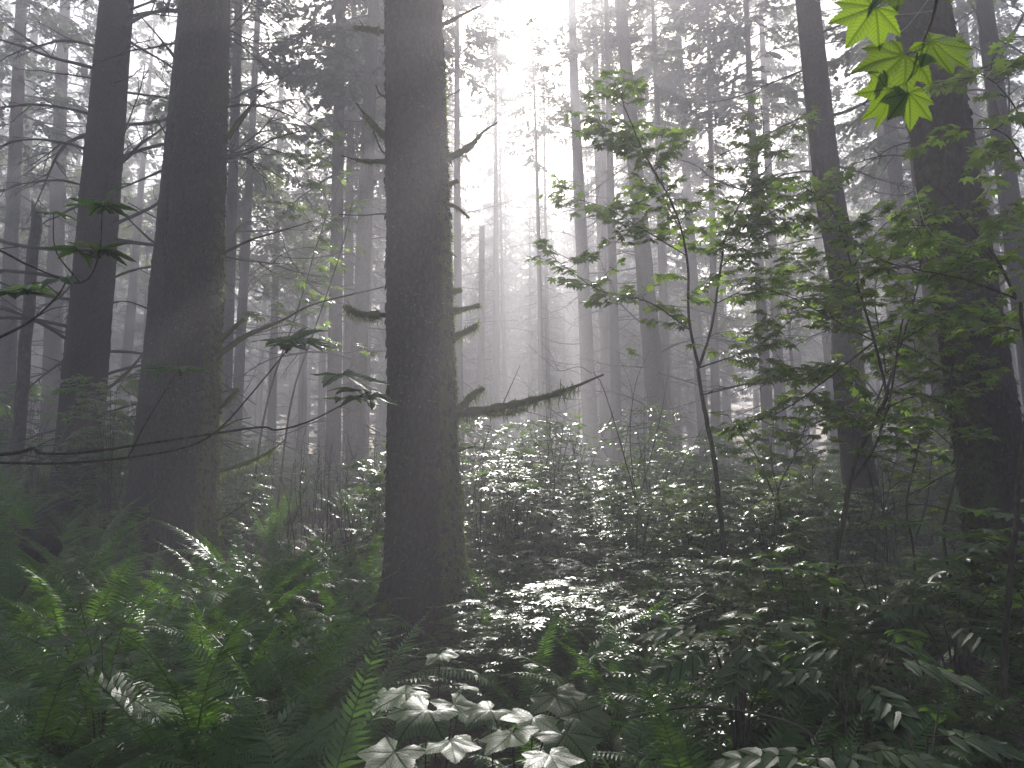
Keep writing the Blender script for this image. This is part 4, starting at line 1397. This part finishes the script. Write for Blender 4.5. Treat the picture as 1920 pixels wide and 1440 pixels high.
PF = [  # foreground ferns: px, py of the crown's foot, depth, size, kind
    (90, 1560, 2.6, 0.95, 1), (300, 1600, 2.5, 1.0, 1), (430, 1520, 2.9, 0.85, 1), (-60, 1450, 3.0, 1.0, 1), (560, 1560, 2.5, 0.95, 0), (640, 1430, 3.5, 0.9, 0),
    (200, 1420, 3.7, 0.95, 0), (30, 1380, 4.0, 0.9, 1), (350, 1400, 3.9, 0.95, 1), (-40, 1290, 4.6, 1.0, 0), (120, 1270, 4.9, 1.0, 0), (260, 1300, 4.8, 0.9, 0),
    (430, 1235, 5.6, 1.1, 0), (520, 1300, 4.8, 1.0, 0), (600, 1215, 5.9, 1.0, 0), (500, 1165, 6.7, 1.0, 0), (650, 1200, 6.2, 0.8, 0), (655, 1330, 4.6, 0.7, 0),
    (20, 1190, 6.0, 1.0, 0), (150, 1160, 6.6, 1.0, 0), (240, 1190, 6.1, 0.95, 0), (-50, 1120, 7.6, 1.0, 0), (60, 1100, 8.0, 1.0, 0), (170, 1090, 8.4, 0.95, 0),
    (560, 1110, 7.6, 1.0, 0), (640, 1090, 8.0, 0.95, 0), (700, 1130, 7.2, 0.9, 0),
    (880, 1590, 2.35, 0.62, 0), (1000, 1330, 4.5, 0.9, 0), (1090, 1270, 4.9, 0.95, 0), (1160, 1370, 4.0, 1.0, 0), (1250, 1330, 4.2, 1.0, 0), (1330, 1480, 3.0, 0.9, 0),
    (1180, 1480, 3.0, 0.95, 0), (1290, 1600, 2.4, 0.8, 0), (1060, 1480, 3.2, 0.7, 0), (1010, 1220, 6.0, 0.9, 0), (1150, 1190, 6.3, 0.95, 0), (1420, 1330, 4.2, 0.9, 0),
    (1600, 1470, 3.2, 0.85, 0), (1450, 1560, 2.6, 0.75, 0), (1740, 1400, 3.8, 0.85, 0), (1900, 1480, 3.2, 0.85, 1), (1830, 1340, 4.2, 0.8, 0), (1600, 1300, 4.6, 0.85, 0),
    (930, 1200, 6.3, 0.85, 0), (1300, 1200, 6.0, 0.9, 0), (720, 1500, 2.9, 0.6, 0),
        (960, 1290, 5.2, 0.8, 0), (1060, 1215, 6.0, 0.85, 0), (1120, 1150, 7.2, 0.9, 0), (990, 1160, 7.0, 0.85, 0), (1210, 1260, 5.1, 0.9, 0), (1260, 1160, 6.8, 0.9, 0), (1350, 1260, 5.0, 0.85, 0), (1200, 1100, 8.2, 0.9, 0), (1440, 1200, 5.8, 0.8, 0), (1050, 1100, 8.0, 0.85, 0), (1500, 1270, 4.8, 0.8, 0), (1680, 1290, 4.6, 0.8, 0), (1180, 1320, 4.4, 0.9, 0), (1390, 1400, 3.7, 0.8, 0),
        (425, 1215, 6.6, 1.15, 0), (465, 1205, 6.9, 1.1, 0),
        (130, 1500, 3.0, 1.0, 0), (380, 1480, 3.2, 1.0, 0), (500, 1420, 3.6, 1.0, 0), (560, 1400, 3.8, 0.95, 0), (270, 1480, 3.2, 1.0, 1), (60, 1460, 3.3, 1.0, 0), (420, 1340, 4.3, 1.0, 0), (330, 1300, 4.8, 0.9, 0), (180, 1330, 4.4, 1.0, 0), (470, 1245, 5.4, 1.15, 0), (400, 1200, 6.1, 1.1, 0), (310, 1230, 5.6, 0.9, 0)]
for k, (px, py, Y, s, lady) in enumerate(PF):
    p = at(px, py, Y)
    fern(p[0], Y, s, bool(lady), 1000 + k, None, 2 if k in (4, 12, 13, 5, 15, 39) else 0)

rngF = np.random.default_rng(55)
fp = [(o.location.x, o.location.y) for o in FERNS]
cnt = 0
for _ in range(6000):
    if cnt >= 130:
        break
    y = rngF.uniform(7.5, 24)
    x = rngF.uniform(-0.8, 0.75) * y
    px_, _, _ = pix((x, y, 0.5))
    if x > -0.3 and rngF.random() < 0.82:
        continue
    if px_ < -110 or px_ > 2030:
        continue
    if any((x - a) ** 2 + (y - c) ** 2 < 0.62 for a, c in fp) or any((x - a) ** 2 + (y - c) ** 2 < 0.2 for a, c in placed):
        continue
    fp.append((x, y))
    o = obj('sword_fern', JF[cnt % 5], None, (x, y, H(x, y) - 0.02))
    s = rngF.uniform(0.85, 1.25)
    o.scale = (s, s, s)
    o.rotation_euler = (0, 0, rngF.random() * 6.28)
    tag(o, None, 'fern', 'ferns on the forest floor')
    LATE.append((o, 'back_fern'))
    cnt += 1

# ------------------------------------------------------------------ leafy shrubs of the sunlit thicket
def shrub_variant(seed, hh, leaf, nst, tpl, mat):
    rng = np.random.default_rng(seed)
    st, lv = MB(), MB()
    fw, nr, ps = [], [], []
    for k in range(nst):
        az = rng.random() * 6.283
        ln = rng.uniform(0.1, 0.55) * hh
        top = np.array((math.cos(az) * ln, math.sin(az) * ln, hh * rng.uniform(0.65, 1.05)))
        P = smooth_line([(rng.normal(0, 0.05), rng.normal(0, 0.05), -0.05), top * (0.35, 0.35, 0.55), top], 9)
        st.add(*tube(P, np.linspace(0.008, 0.002, 9), 4), 0.3)
        for q_ in range(int(rng.integers(6, 11))):
            i_ = int(rng.integers(3, 9))
            a2 = rng.random() * 6.283
            d = unit(np.array((math.cos(a2), math.sin(a2), rng.uniform(-0.1, 0.3))))
            l = rng.uniform(0.18, 0.5)
            Q = P[i_] + d[None] * np.linspace(0, l, 5)[:, None]
            Q[:, 2] -= 0.15 * l * np.linspace(0, 1, 5) ** 2
            st.add(*tube(Q, np.linspace(0.003, 0.001, 5), 3), 0.3)
            m_ = max(2, int(l / leaf * 1.3))
            for e in range(m_):
                f0 = (e + 1) / m_
                p = P[i_] + d * l * f0 + np.array((0, 0, -0.15 * l * f0 * f0))
                sd = np.cross(d, (0, 0, 1.0)) * (1 if e % 2 else -1)
                for sg in (1, -1):
                    ld = unit(d * 0.5 + sd * sg * rng.uniform(0.5, 1) + np.array((0, 0, rng.uniform(-0.3, 0.1))))
                    fw.append(ld)
                    nr.append((rng.normal(0, 0.2), rng.normal(0, 0.2), 1))
                    ps.append(p + ld * leaf * 0.2)
    M = frames(np.array(fw), np.array(nr, float)) * (leaf * rng.uniform(0.6, 1.2, len(ps)))[:, None, None]
    lv.inst(tpl, M, np.array(ps), rng.random(len(ps)))
    return st.mesh('stem', M_STEM), lv.mesh('leaves', mat)

OVAL = (np.array([(0, 0, 0), (0.26, 0.3, 0.05), (0.24, 0.65, 0.03), (0, 1, -0.08), (-0.24, 0.65, 0.03), (-0.26, 0.3, 0.05), (0, 0.5, -0.02)], float),
        [np.array([(0, 1, 6), (1, 2, 6), (2, 3, 6), (3, 4, 6), (4, 5, 6), (5, 0, 6)])], np.zeros((7, 2)))
SHR = [shrub_variant(1100 + k, 1.25 + 0.12 * (k % 3), 0.10 if k % 2 else 0.085, 9, TV_LOW if k % 3 != 2 else OVAL, M_SHRUB) for k in range(7)]
SHRUBS = []
cnt = 0
rngS = np.random.default_rng(66)
sp_ = []
for _ in range(9000):
    if cnt >= 300:
        break
    y = (5.2 + 29 * rngS.random() ** 1.25) if rngS.random() < 0.78 else rngS.uniform(3.4, 7.5)
    x = rngS.uniform(-0.72, 0.74) * y
    if math.sin(x * 1.1 + 0.7 * y) + math.sin(y * 0.9 - 0.5 * x) < -0.75:
        continue
    px_, py_, _ = pix((x, y, H(x, y) + 0.6))
    if px_ < 700 and (rngS.random() < 0.72 or y < 9):
        continue
    if 860 > px_ > 690 and y < 7.6:
        continue
    if (y < 7 and px_ < 900) or (y < 5 and px_ < 1270) or px_ > 2030 or px_ < -100:
        continue
    dm = 0.34 if y < 11 else 0.8
    if any((x - a) ** 2 + (y - c) ** 2 < dm for a, c in sp_):
        continue
    if any((x - a) ** 2 + (y - c) ** 2 < 0.16 for a, c in placed):
        continue
    sp_.append((x, y))
    k = cnt % 7
    t_ = thing('leafy_shrub', (x, y, H(x, y)), None, 'shrub', 'leafy shrubs of the thicket')
    s = (rngS.uniform(0.5, 1.1) if rngS.random() < 0.78 else rngS.uniform(1.15, 1.75)) * (0.6 if y < 7 else 1.0) * (1.1 if y > 13 else 1.0)
    t_.scale = (min(s, 1.15), min(s, 1.15), s * rngS.uniform(0.85, 1.15))
    t_.rotation_euler = (0, 0, rngS.random() * 6.28)
    obj('stem', SHR[k][0], t_)
    o = obj('leaves', SHR[k][1], t_)
    o['kind'] = 'stuff'
    LATE.append((t_, 'shrub'))
    cnt += 1

rngS = np.random.default_rng(68)
cnt = 0
for _ in range(3000):
    if cnt >= 60:
        break
    Y = rngS.uniform(4.9, 8.8)
    p = at(rngS.uniform(890, 1420), 1000, Y)
    if any((p[0] - a) ** 2 + (Y - c) ** 2 < 0.075 for a, c in sp_):
        continue
    sp_.append((p[0], Y))
    t_ = thing('leafy_shrub', (p[0], Y, H(p[0], Y)), None, 'shrub', 'leafy shrubs of the thicket')
    s_ = rngS.uniform(0.32, 0.6)
    t_.scale = (s_ * 1.25, s_ * 1.25, s_)
    t_.rotation_euler = (0, 0, rngS.random() * 6.28)
    k = cnt % 7
    obj('stem', SHR[k][0], t_)
    obj('leaves', SHR[k][1], t_)['kind'] = 'stuff'
    LATE.append((t_, 'shrub'))
    cnt += 1

# the same undergrowth far back, where it is one mass
rngU = np.random.default_rng(69)
lb = MB()
Bs, Ds = [], []
for k in range(1500):
    y = 26 + 80 * rngU.random() ** 1.3
    x = rngU.uniform(-0.8, 0.8) * y
    n_ = int(2600 / y)
    hh = rngU.uniform(0.6, 1.7)
    Bs.append(np.stack([x + rngU.normal(0, 0.6, n_), y + rngU.normal(0, 0.6, n_), H(x, y) + hh * rngU.random(n_) ** 0.6], -1))
Bs = np.concatenate(Bs)
Dd = rngU.normal(0, 1, (len(Bs), 3)) * (1, 1, 0.3)
Mm = frames(Dd, rngU.normal(0, 0.3, (len(Bs), 3)) + (0, 0, 1)) * (rngU.uniform(0.10, 0.2, len(Bs)) * np.clip(Bs[:, 1] / 40, 0.8, 2))[:, None, None]
lb.inst((np.array([(0, 0, 0), (0.42, 0.45, 0.0), (0, 1, -0.1), (-0.42, 0.45, 0.0)], float), [np.array([(0, 1, 2, 3)])], np.zeros((4, 2))), Mm, Bs, rngU.random(len(Bs)))
tag(obj('undergrowth', lb.mesh('undergrowth', M_SHRUB, False)), kind='stuff')

# bare twiggy shrubs that stick out of the thicket
BARE = []
for k in range(5):
    rng = np.random.default_rng(1200 + k)
    b = MB()
    for q_ in range(int(rng.integers(5, 9))):
        d = dead_branch(rng, rng.uniform(0.9, 1.9), 0.009, 'up')
        V = np.concatenate(d.v)
        a, tl = rng.random() * 6.283, rng.uniform(-1.35, -0.85)
        Ry = np.array([(math.cos(tl), 0, math.sin(tl)), (0, 1, 0), (-math.sin(tl), 0, math.cos(tl))])
        Rz = np.array([(math.cos(a), -math.sin(a), 0), (math.sin(a), math.cos(a), 0), (0, 0, 1)])
        b.add(V @ Ry.T @ Rz.T, d.f, 0.3)
    BARE.append(b.mesh('bare_shrub', M_DEAD))
rngB = np.random.default_rng(67)
for k, (px, Y) in enumerate([(610, 9.5), (660, 8.6), (700, 9.8), (590, 11.5), (640, 12.5), (480, 10.5), (1000, 8.4), (1090, 10.5), (940, 7.4), (1420, 8.8), (1500, 10.2), (1230, 9.4), (1310, 11.0), (1640, 8.2), (550, 8.8), (900, 11.5), (220, 10.5), (60, 11.0)]):
    p = at(px, 900, Y)
    o = obj('bare_shrub', BARE[k % 5], None, (p[0], Y, H(p[0], Y) - 0.03))
    s_ = rngB.uniform(0.8, 1.25)
    o.scale = (s_, s_, s_)
    o.rotation_euler = (0, 0, rngB.random() * 6.28)
    tag(o, None, 'shrub', 'bare twiggy shrubs in the thicket')
    LATE.append((o, 'bare'))

# ------------------------------------------------------------------ thimbleberries
def thimbleberry(px, py, Y, leaves, label, seed, mesh=None, group='thimbleberry plants', scale=1.0):
    """leaves: list of (px, py, dY, size, tip dx, tip dy)"""
    rng = np.random.default_rng(seed)
    p = at(px, py, Y)
    base = np.array((p[0], Y, H(p[0], Y)))
    t_ = thing('thimbleberry', base, label, 'plant', group)
    st = MB()
    for k, (lx, ly, dY, s, tx, ty) in enumerate(leaves):
        a = at(lx, ly, Y + dY)
        mid = base + (a - base) * (0.35, 0.35, 0.6) + rng.normal(0, 0.015, 3)
        W = smooth_line([base - (0, 0, 0.05), mid, a], 12) - base
        st.add(*tube(W, np.linspace(0.005, 0.0016, 12), 5), 0.6)
        d = np.array((tx, ty, rng.uniform(-0.3, -0.05)))
        M = frames(d[None], np.array([(rng.normal(0, 0.2), rng.normal(-0.12, 0.2), 1.0)]))[0]
        obj('leaf', ME_THIM[k % 3], t_, mat=m4(M, a - base, s * scale * rng.uniform(0.75, 1.0)))
    obj('stem', st.mesh('stem', M_STEM), t_)
    return t_

thimbleberry(960, 1600, 2.05, [(1040, 1303, 0.1, 0.125, 0.1, -0.5), (920, 1330, 0.0, 0.105, -0.6, -0.6), (1085, 1335, 0.0, 0.115, 0.8, -0.3), (1000, 1345, -0.05, 0.105, -0.2, -1),
                               (1060, 1375, -0.15, 0.12, 0.5, -0.8), (960, 1375, -0.15, 0.105, -0.6, -0.7), (1030, 1415, -0.3, 0.11, 0.3, -1), (1110, 1330, 0.1, 0.09, 1, 0.2)],
             'broad thimbleberry with pale sunlit leaves low before the centre trunk', 41)
thimbleberry(800, 1600, 2.2, [(760, 1300, 0.1, 0.12, -0.6, -0.5), (800, 1330, 0.0, 0.14, -0.5, -0.8), (850, 1320, 0.05, 0.11, 0.5, -0.5), (870, 1285, 0.2, 0.085, 0.5, 0.3),
                              (825, 1225, 0.3, 0.085, 0.2, -0.6), (740, 1410, -0.2, 0.12, -0.5, -0.8), (845, 1390, -0.1, 0.11, 0.2, -0.9)],
             'thimbleberry with matt green leaves at the foot of the centre trunk', 42)
thimbleberry(190, 1500, 3.3, [(150, 1130, 0.3, 0.12, -0.6, -0.5), (190, 1175, 0.1, 0.13, 0.2, -0.9), (120, 1200, 0.0, 0.12, -0.8, -0.4), (230, 1170, 0.2, 0.12, 0.8, -0.3), (160, 1235, -0.2, 0.13, -0.3, -1), (240, 1230, -0.1, 0.11, 0.6, -0.7)],
             'dark thimbleberry rising among the ferns at left', 43)

# ------------------------------------------------------------------ elderberries: compound leaves
def leaflet_tpl():
    V, U = [], []
    n = 9
    for i in range(n):
        s = i / (n - 1)
        wv = 0.27 * (math.sin(math.pi * s ** 0.75) ** 0.9) * (1 - 0.12 * (i % 2))
        for c in (-1, -0.5, 0, 0.5, 1):
            V.append((c * wv, s, 0.09 * abs(c) * wv * 3 - 0.16 * s * s))
            U.append((c * wv * 0.9, s))
    f = [(i * 5 + j, i * 5 + j + 1, i * 5 + j + 6, i * 5 + j + 5) for i in range(n - 1) for j in range(4)]
    return np.array(V, float), [np.array(f)], np.array(U, float)
ME_LEAFLET = tpl_mesh(leaflet_tpl(), 'leaflet', M_ELDER)

def elderberry(px, Y, leaves, label, seed, split=True, group='elderberry shrubs', leaf_s=1.0):
    rng = np.random.default_rng(seed)
    p = at(px, 1400, Y)
    base = np.array((p[0], Y, H(p[0], Y)))
    t_ = thing('elderberry', base, label, 'shrub', group)
    st = MB()
    for k, (lx, ly, dY, L, az) in enumerate(leaves):
        a = at(lx, ly, Y + dY)
        mid = base + (a - base) * (0.3, 0.3, 0.65)
        W = smooth_line([base - (0, 0, 0.05), mid, a], 12) - base
        st.add(*tube(W, np.linspace(0.009, 0.0025, 12), 6), 0.3)
        d = np.array((math.sin(rad(az)), math.cos(rad(az)), rng.uniform(-0.2, 0.05)))
        M3 = frames(d[None], np.array([(rng.normal(0, 0.12), rng.normal(-0.12, 0.1), 1.0)]))[0]
        rb = MB()
        n = 8
        s = np.linspace(0, 1, n)
        RP = np.stack([0 * s, L * s, -0.22 * L * s ** 2], -1)
        rb.add(*tube(RP, np.linspace(0.0022, 0.001, n), 4), 0.5)
        lf = obj('leaf', rb.mesh('leaf', M_STEM), t_, mat=m4(M3, a - base, leaf_s))
        for e in range(4):
            g = 0.28 + 0.72 * e / 3.4
            o = np.array((0, L * min(1, g), -0.22 * L * min(1, g) ** 2))
            for sg in (-1, 1):
                dd = np.array((sg, 0.42 + 0.2 * e, -0.12))
                M = frames(dd[None], np.array([(rng.normal(0, 0.12), rng.normal(0, 0.12), 1.0)]))[0]
                obj('leaflet', ME_LEAFLET, lf, mat=m4(M, o, L * rng.uniform(0.42, 0.54) * (0.85 if e == 0 else 1)))
        M = frames(np.array([(0, 1, -0.3)], float), np.array([(0, 0, 1.0)]))[0]
        obj('leaflet', ME_LEAFLET, lf, mat=m4(M, RP[-1], L * 0.52))
    obj('stem', st.mesh('stem', M_STEM), t_)
    return t_

elderberry(1385, 3.3, [(1330, 1180, 0.1, 0.24, -70), (1370, 1195, 0.0, 0.25, 160), (1420, 1180, 0.1, 0.24, 75), (1400, 1225, -0.1, 0.22, -150), (1440, 1250, -0.1, 0.2, 110), (1340, 1215, -0.1, 0.22, -110), (1390, 1165, 0.3, 0.22, 10)],
           'elderberry with pale flat compound leaves below the tall maple stem', 51)
elderberry(1600, 3.0, [(1560, 1255, 0.0, 0.2, -80), (1600, 1215, 0.2, 0.24, -60), (1640, 1205, 0.2, 0.26, 60), (1660, 1235, 0.0, 0.25, 110), (1610, 1280, -0.2, 0.2, 170), (1570, 1200, 0.3, 0.22, -30), (1680, 1180, 0.3, 0.24, 40)],
           'elderberry with long drooping leaflets right of the crooked maple stem', 52)
elderberry(1580, 2.2, [(1560, 1398, 0.0, 0.22, 150), (1610, 1400, 0.0, 0.22, 110), (1560, 1410, -0.05, 0.2, -120), (1530, 1420, -0.1, 0.2, -70)],
           'elderberry with glossy veined leaflets at the bottom edge, right of centre', 53)
elderberry(1720, 2.6, [(1690, 1390, 0.0, 0.22, -100), (1740, 1380, 0.0, 0.24, 90), (1710, 1420, -0.1, 0.22, 170), (1760, 1330, 0.3, 0.22, 30), (1700, 1340, 0.3, 0.22, -40)],
           'dim elderberry low in the bottom right corner', 54)
elderberry(1800, 4.2, [(1760, 1130, 0.0, 0.28, -90), (1800, 1110, 0.2, 0.28, -20), (1840, 1140, 0.0, 0.28, 100), (1790, 1170, -0.2, 0.26, 180), (1860, 1100, 0.2, 0.26, 50), (1720, 1150, 0.1, 0.26, -110)],
           'shaded elderberry at the foot of the dark right trunk', 55)
elderberry(1670, 4.6, [(1640, 1060, 0.0, 0.26, -90), (1600, 1050, 0.0, 0.26, -60), (1690, 1080, 0.1, 0.26, 80), (1660, 1110, -0.1, 0.26, 160), (1620, 1100, -0.1, 0.26, -150), (1720, 1100, 0.0, 0.26, 110)],
           'elderberry before the base of the kinked leaning trunk', 56)

# ------------------------------------------------------------------ fallen wood, stump, litter, silk
def log(p0, p1, r0, r1, label, seed, name='fallen_log', mat=M_BARK, moss=0.6):
    rng = np.random.default_rng(seed)
    a, c = np.array(p0, float), np.array(p1, float)
    n, sd = 22, 14
    s = np.linspace(0, 1, n)[:, None]
    P = a + (c - a) * s + rng.normal(0, 0.01, (n, 3))
    V, f = tube(P - a, np.linspace(r0, r1, n) * rng.uniform(0.93, 1.07, n), sd)
    V += rng.normal(0, r0 * 0.035, V.shape)
    b = MB()
    b.add(V, f, 0.3)
    b.f.append(np.array([tuple(range(sd))[::-1]]))
    b.f.append(np.array([tuple(range((n - 1) * sd, n * sd))]))
    ms = np.clip((V[:, 2] - (c - a)[2] * np.repeat(s[:, 0], sd)) / r0 * 0.6 + 0.2, 0, 1) * moss
    return tag(obj(name, b.mesh(name, mat, True, ms), None, a), label, 'log')

p, q_ = at(1000, 1035, 7.4), at(1125, 1062, 7.0)
log(p, q_, 0.11, 0.09, 'short dark log lying in the thicket right of the centre trunk', 61)
p, q_ = at(985, 1095, 6.9), at(1105, 1062, 7.6)
log(p, q_, 0.035, 0.025, 'thin pale fallen pole beside the short dark log', 62, moss=0.2)
p, q_ = at(1005, 1130, 5.6), at(1060, 1180, 5.3)
log(p, q_, 0.045, 0.03, 'mossy fallen branch arching among ferns right of the centre trunk', 63, moss=1.0)
p, q_ = at(-60, 975, 8.2), at(90, 1030, 7.6)
log(p, q_, 0.16, 0.13, 'dark fallen log in the ferns at the left edge', 64)
p, q_ = at(1235, 1340, 2.9), at(1520, 1370, 2.6)
st = MB()
W = smooth_line([at(1180, 1345, 3.0), at(1290, 1325, 2.9), at(1400, 1335, 2.8), at(1480, 1355, 2.7), at(1525, 1385, 2.65), at(1560, 1470, 2.6)], 40)
st.add(*tube(W - W[0], np.linspace(0.007, 0.003, 40), 6), 0.4)
tag(obj('fallen_branch', st.mesh('fallen_branch', M_DEAD), None, W[0]), 'thin brown arching dead stick before the elderberries', 'stick')

# little stump with bracket fungi left of the centre trunk
a = at(715, 1200, 6.0)
a[2] = H(a[0], a[1])
t_ = thing('mossy_stump', a, 'small mossy stump with pale bracket fungi beside the centre trunk', 'stump')
hh = at(715, 1133, 6.0)[2] - a[2]
V, f = tube([(0, 0, -0.1), (0.01, 0, hh * 0.4), (0, 0.01, hh * 0.8), (0.005, 0, hh), (0.005, 0, hh + 0.015)], [0.075, 0.055, 0.045, 0.045, 0.02], 12)
b = MB()
b.add(V, f, 0.3)
b.f.append(np.array([tuple(range(48, 60))]))
obj('trunk', b.mesh('trunk', M_BARK, True, np.clip(V[:, 2] / hh * 1.2, 0, 1)), t_)
for k, (fx, fy) in enumerate([(705, 1175), (712, 1192), (702, 1212), (716, 1160)]):
    p = at(fx, fy, 5.93) - a
    th = np.linspace(0, math.pi, 9)
    rr = 0.05 + 0.012 * (k % 2)
    top = np.stack([np.cos(th) * rr, -np.sin(th) * rr, 0 * th], -1)
    bot = top * 0.8 + (0, 0, -0.018)
    V = np.vstack([top, bot]) + p
    b = MB()
    b.add(V, [np.array([tuple(range(9))]), np.array([tuple(range(9, 18))[::-1]]), np.array([(i, i + 9, i + 10, i + 1) for i in range(8)] + [(8, 17, 9, 0)])], 0.5)
    obj('bracket_fungus', b.mesh('bracket_fungus', M_FUNGUS), t_)

# leaf litter and twigs on the floor
rngG = np.random.default_rng(88)
n = 9000
yy = 1.2 + 14 * rngG.random(n) ** 1.3
xx = rngG.uniform(-0.8, 0.8, n) * yy
B = np.stack([xx, yy, hgt(xx, yy) + rngG.uniform(0.004, 0.03, n)], -1)
D = rngG.normal(0, 1, (n, 3)) * (1, 1, 0.25)
M = frames(D, rngG.normal(0, 0.4, (n, 3)) + (0, 0, 1)) * rngG.uniform(0.03, 0.09, n)[:, None, None]
b = MB()
b.inst(OVAL, M, B, rngG.random(n))
tag(obj('leaf_litter', b.mesh('leaf_litter', M_DEADFERN)), kind='stuff')
b = MB()
for k in range(500):
    y = 1.2 + 13 * rngG.random()
    x = rngG.uniform(-0.8, 0.8) * y
    a = rngG.random() * 6.28
    l = rngG.uniform(0.15, 0.8)
    z = H(x, y) + 0.02
    b.add(*tube(smooth_line([(x, y, z), (x + l / 2 * math.cos(a), y + l / 2 * math.sin(a), z + rngG.uniform(0, 0.08)), (x + l * math.cos(a + 0.2), y + l * math.sin(a + 0.2), z + rngG.uniform(-0.01, 0.1))], 6), np.linspace(0.006, 0.002, 6), 4), rngG.random())
tag(obj('twig_litter', b.mesh('twig_litter', M_DEAD)), kind='stuff')

for k, (pts, Y, lab) in enumerate([
    ([(1520, -5), (1560, 15), (1620, 27), (1690, 27), (1752, 20)], 1.45, 'fine pale spider thread strung across the topmost near maple leaf'),
    ([(1715, 350), (1735, 420), (1770, 455), (1810, 462), (1850, 450)], 3.4, 'loose hanging spider thread before the dark right trunk'),
    ([(1660, 80), (1700, 50), (1740, 0)], 1.46, 'short slanting spider thread between the near leaves and twig')]):
    W = smooth_line([at(x, y, Y) for x, y in pts], 30)
    b = MB()
    b.add(*tube(W - W[0], 0.0004 * Y / 1.45, 4))
    tag(obj('spider_thread', b.mesh('spider_thread', M_SILK), None, W[0]), lab, 'spider thread')

# ------------------------------------------------------------------ labels for the many
def zone(px):
    for lim, s in ((105, 'left of the second left trunk'), (285, 'between the two left trunks'), (450, 'by the wide left trunk'), (715, 'between wide left and centre trunks'),
                   (880, 'by the centre trunk'), (1000, 'just right of the centre trunk'), (1140, 'in the middle of the glade'), (1270, 'by the almost bare sapling'), (1480, 'by the tall maple stem'), (1690, 'by the kinked trunk'), (99999, 'by the dark right trunk')):
        if px < lim:
            return s
ORD = ['first', 'second', 'third', 'fourth', 'fifth', 'sixth', 'seventh', 'eighth', 'ninth', 'tenth', 'eleventh', 'twelfth']
LOOK = {'bare': ('bare twiggy shrub', (9, 11)), 'fern': ('sword fern', (3.2, 4.2, 5.4, 6.6)), 'lady': ('lacy lady fern', (3.6, 5.4)), 'back_fern': ('dim sword fern', (9, 11, 13.5, 17)),
        'shrub': ('leafy shrub', (5.6, 7.5, 9.5, 12, 16, 22)), 'far_tree': ('hazy far conifer', (34, 45, 60, 80)), 'broadleaf': ('pale broadleaf tree', (35, 45))}
ROWS = ['first', 'second', 'third', 'fourth', 'fifth', 'sixth', 'seventh']
bins = {}
for o, kind in LATE:
    px_, py_, d = pix(o.location)
    row = sum(d >= q for q in LOOK[kind][1])
    off = px_ < -40 or px_ > 1960
    bins.setdefault((kind, zone(px_), row, off), []).append((px_, o))
for (kind, zn, row, off), lst in bins.items():
    lst.sort(key=lambda e: e[0])
    lk = LOOK[kind][0]
    rw = f'{ROWS[row]} row back'
    for k, (px_, o) in enumerate(lst):
        if off:
            o['label'] = f'{lk} {zn}, {ORD[min(k, 11)]} past the edge, {rw}'
        elif len(lst) > 12:
            o['label'] = f'{lk} {zn}, lost in the crowded {rw}'
        elif len(lst) == 1:
            o['label'] = f'{lk} {zn}, alone in the {rw}'
        else:
            o['label'] = f'{lk} {zn}, {ORD[k]} from left, {rw}'
print('leaves', [(o.name, len(o.children)) for o in COL.objects if o.name.startswith('vine')], [len(c[0].polygons) for c in CROWNS])
print('objects', len(COL.objects), 'tris', sum(len(me.loops) - 2 * len(me.polygons) for me in bpy.data.meshes))
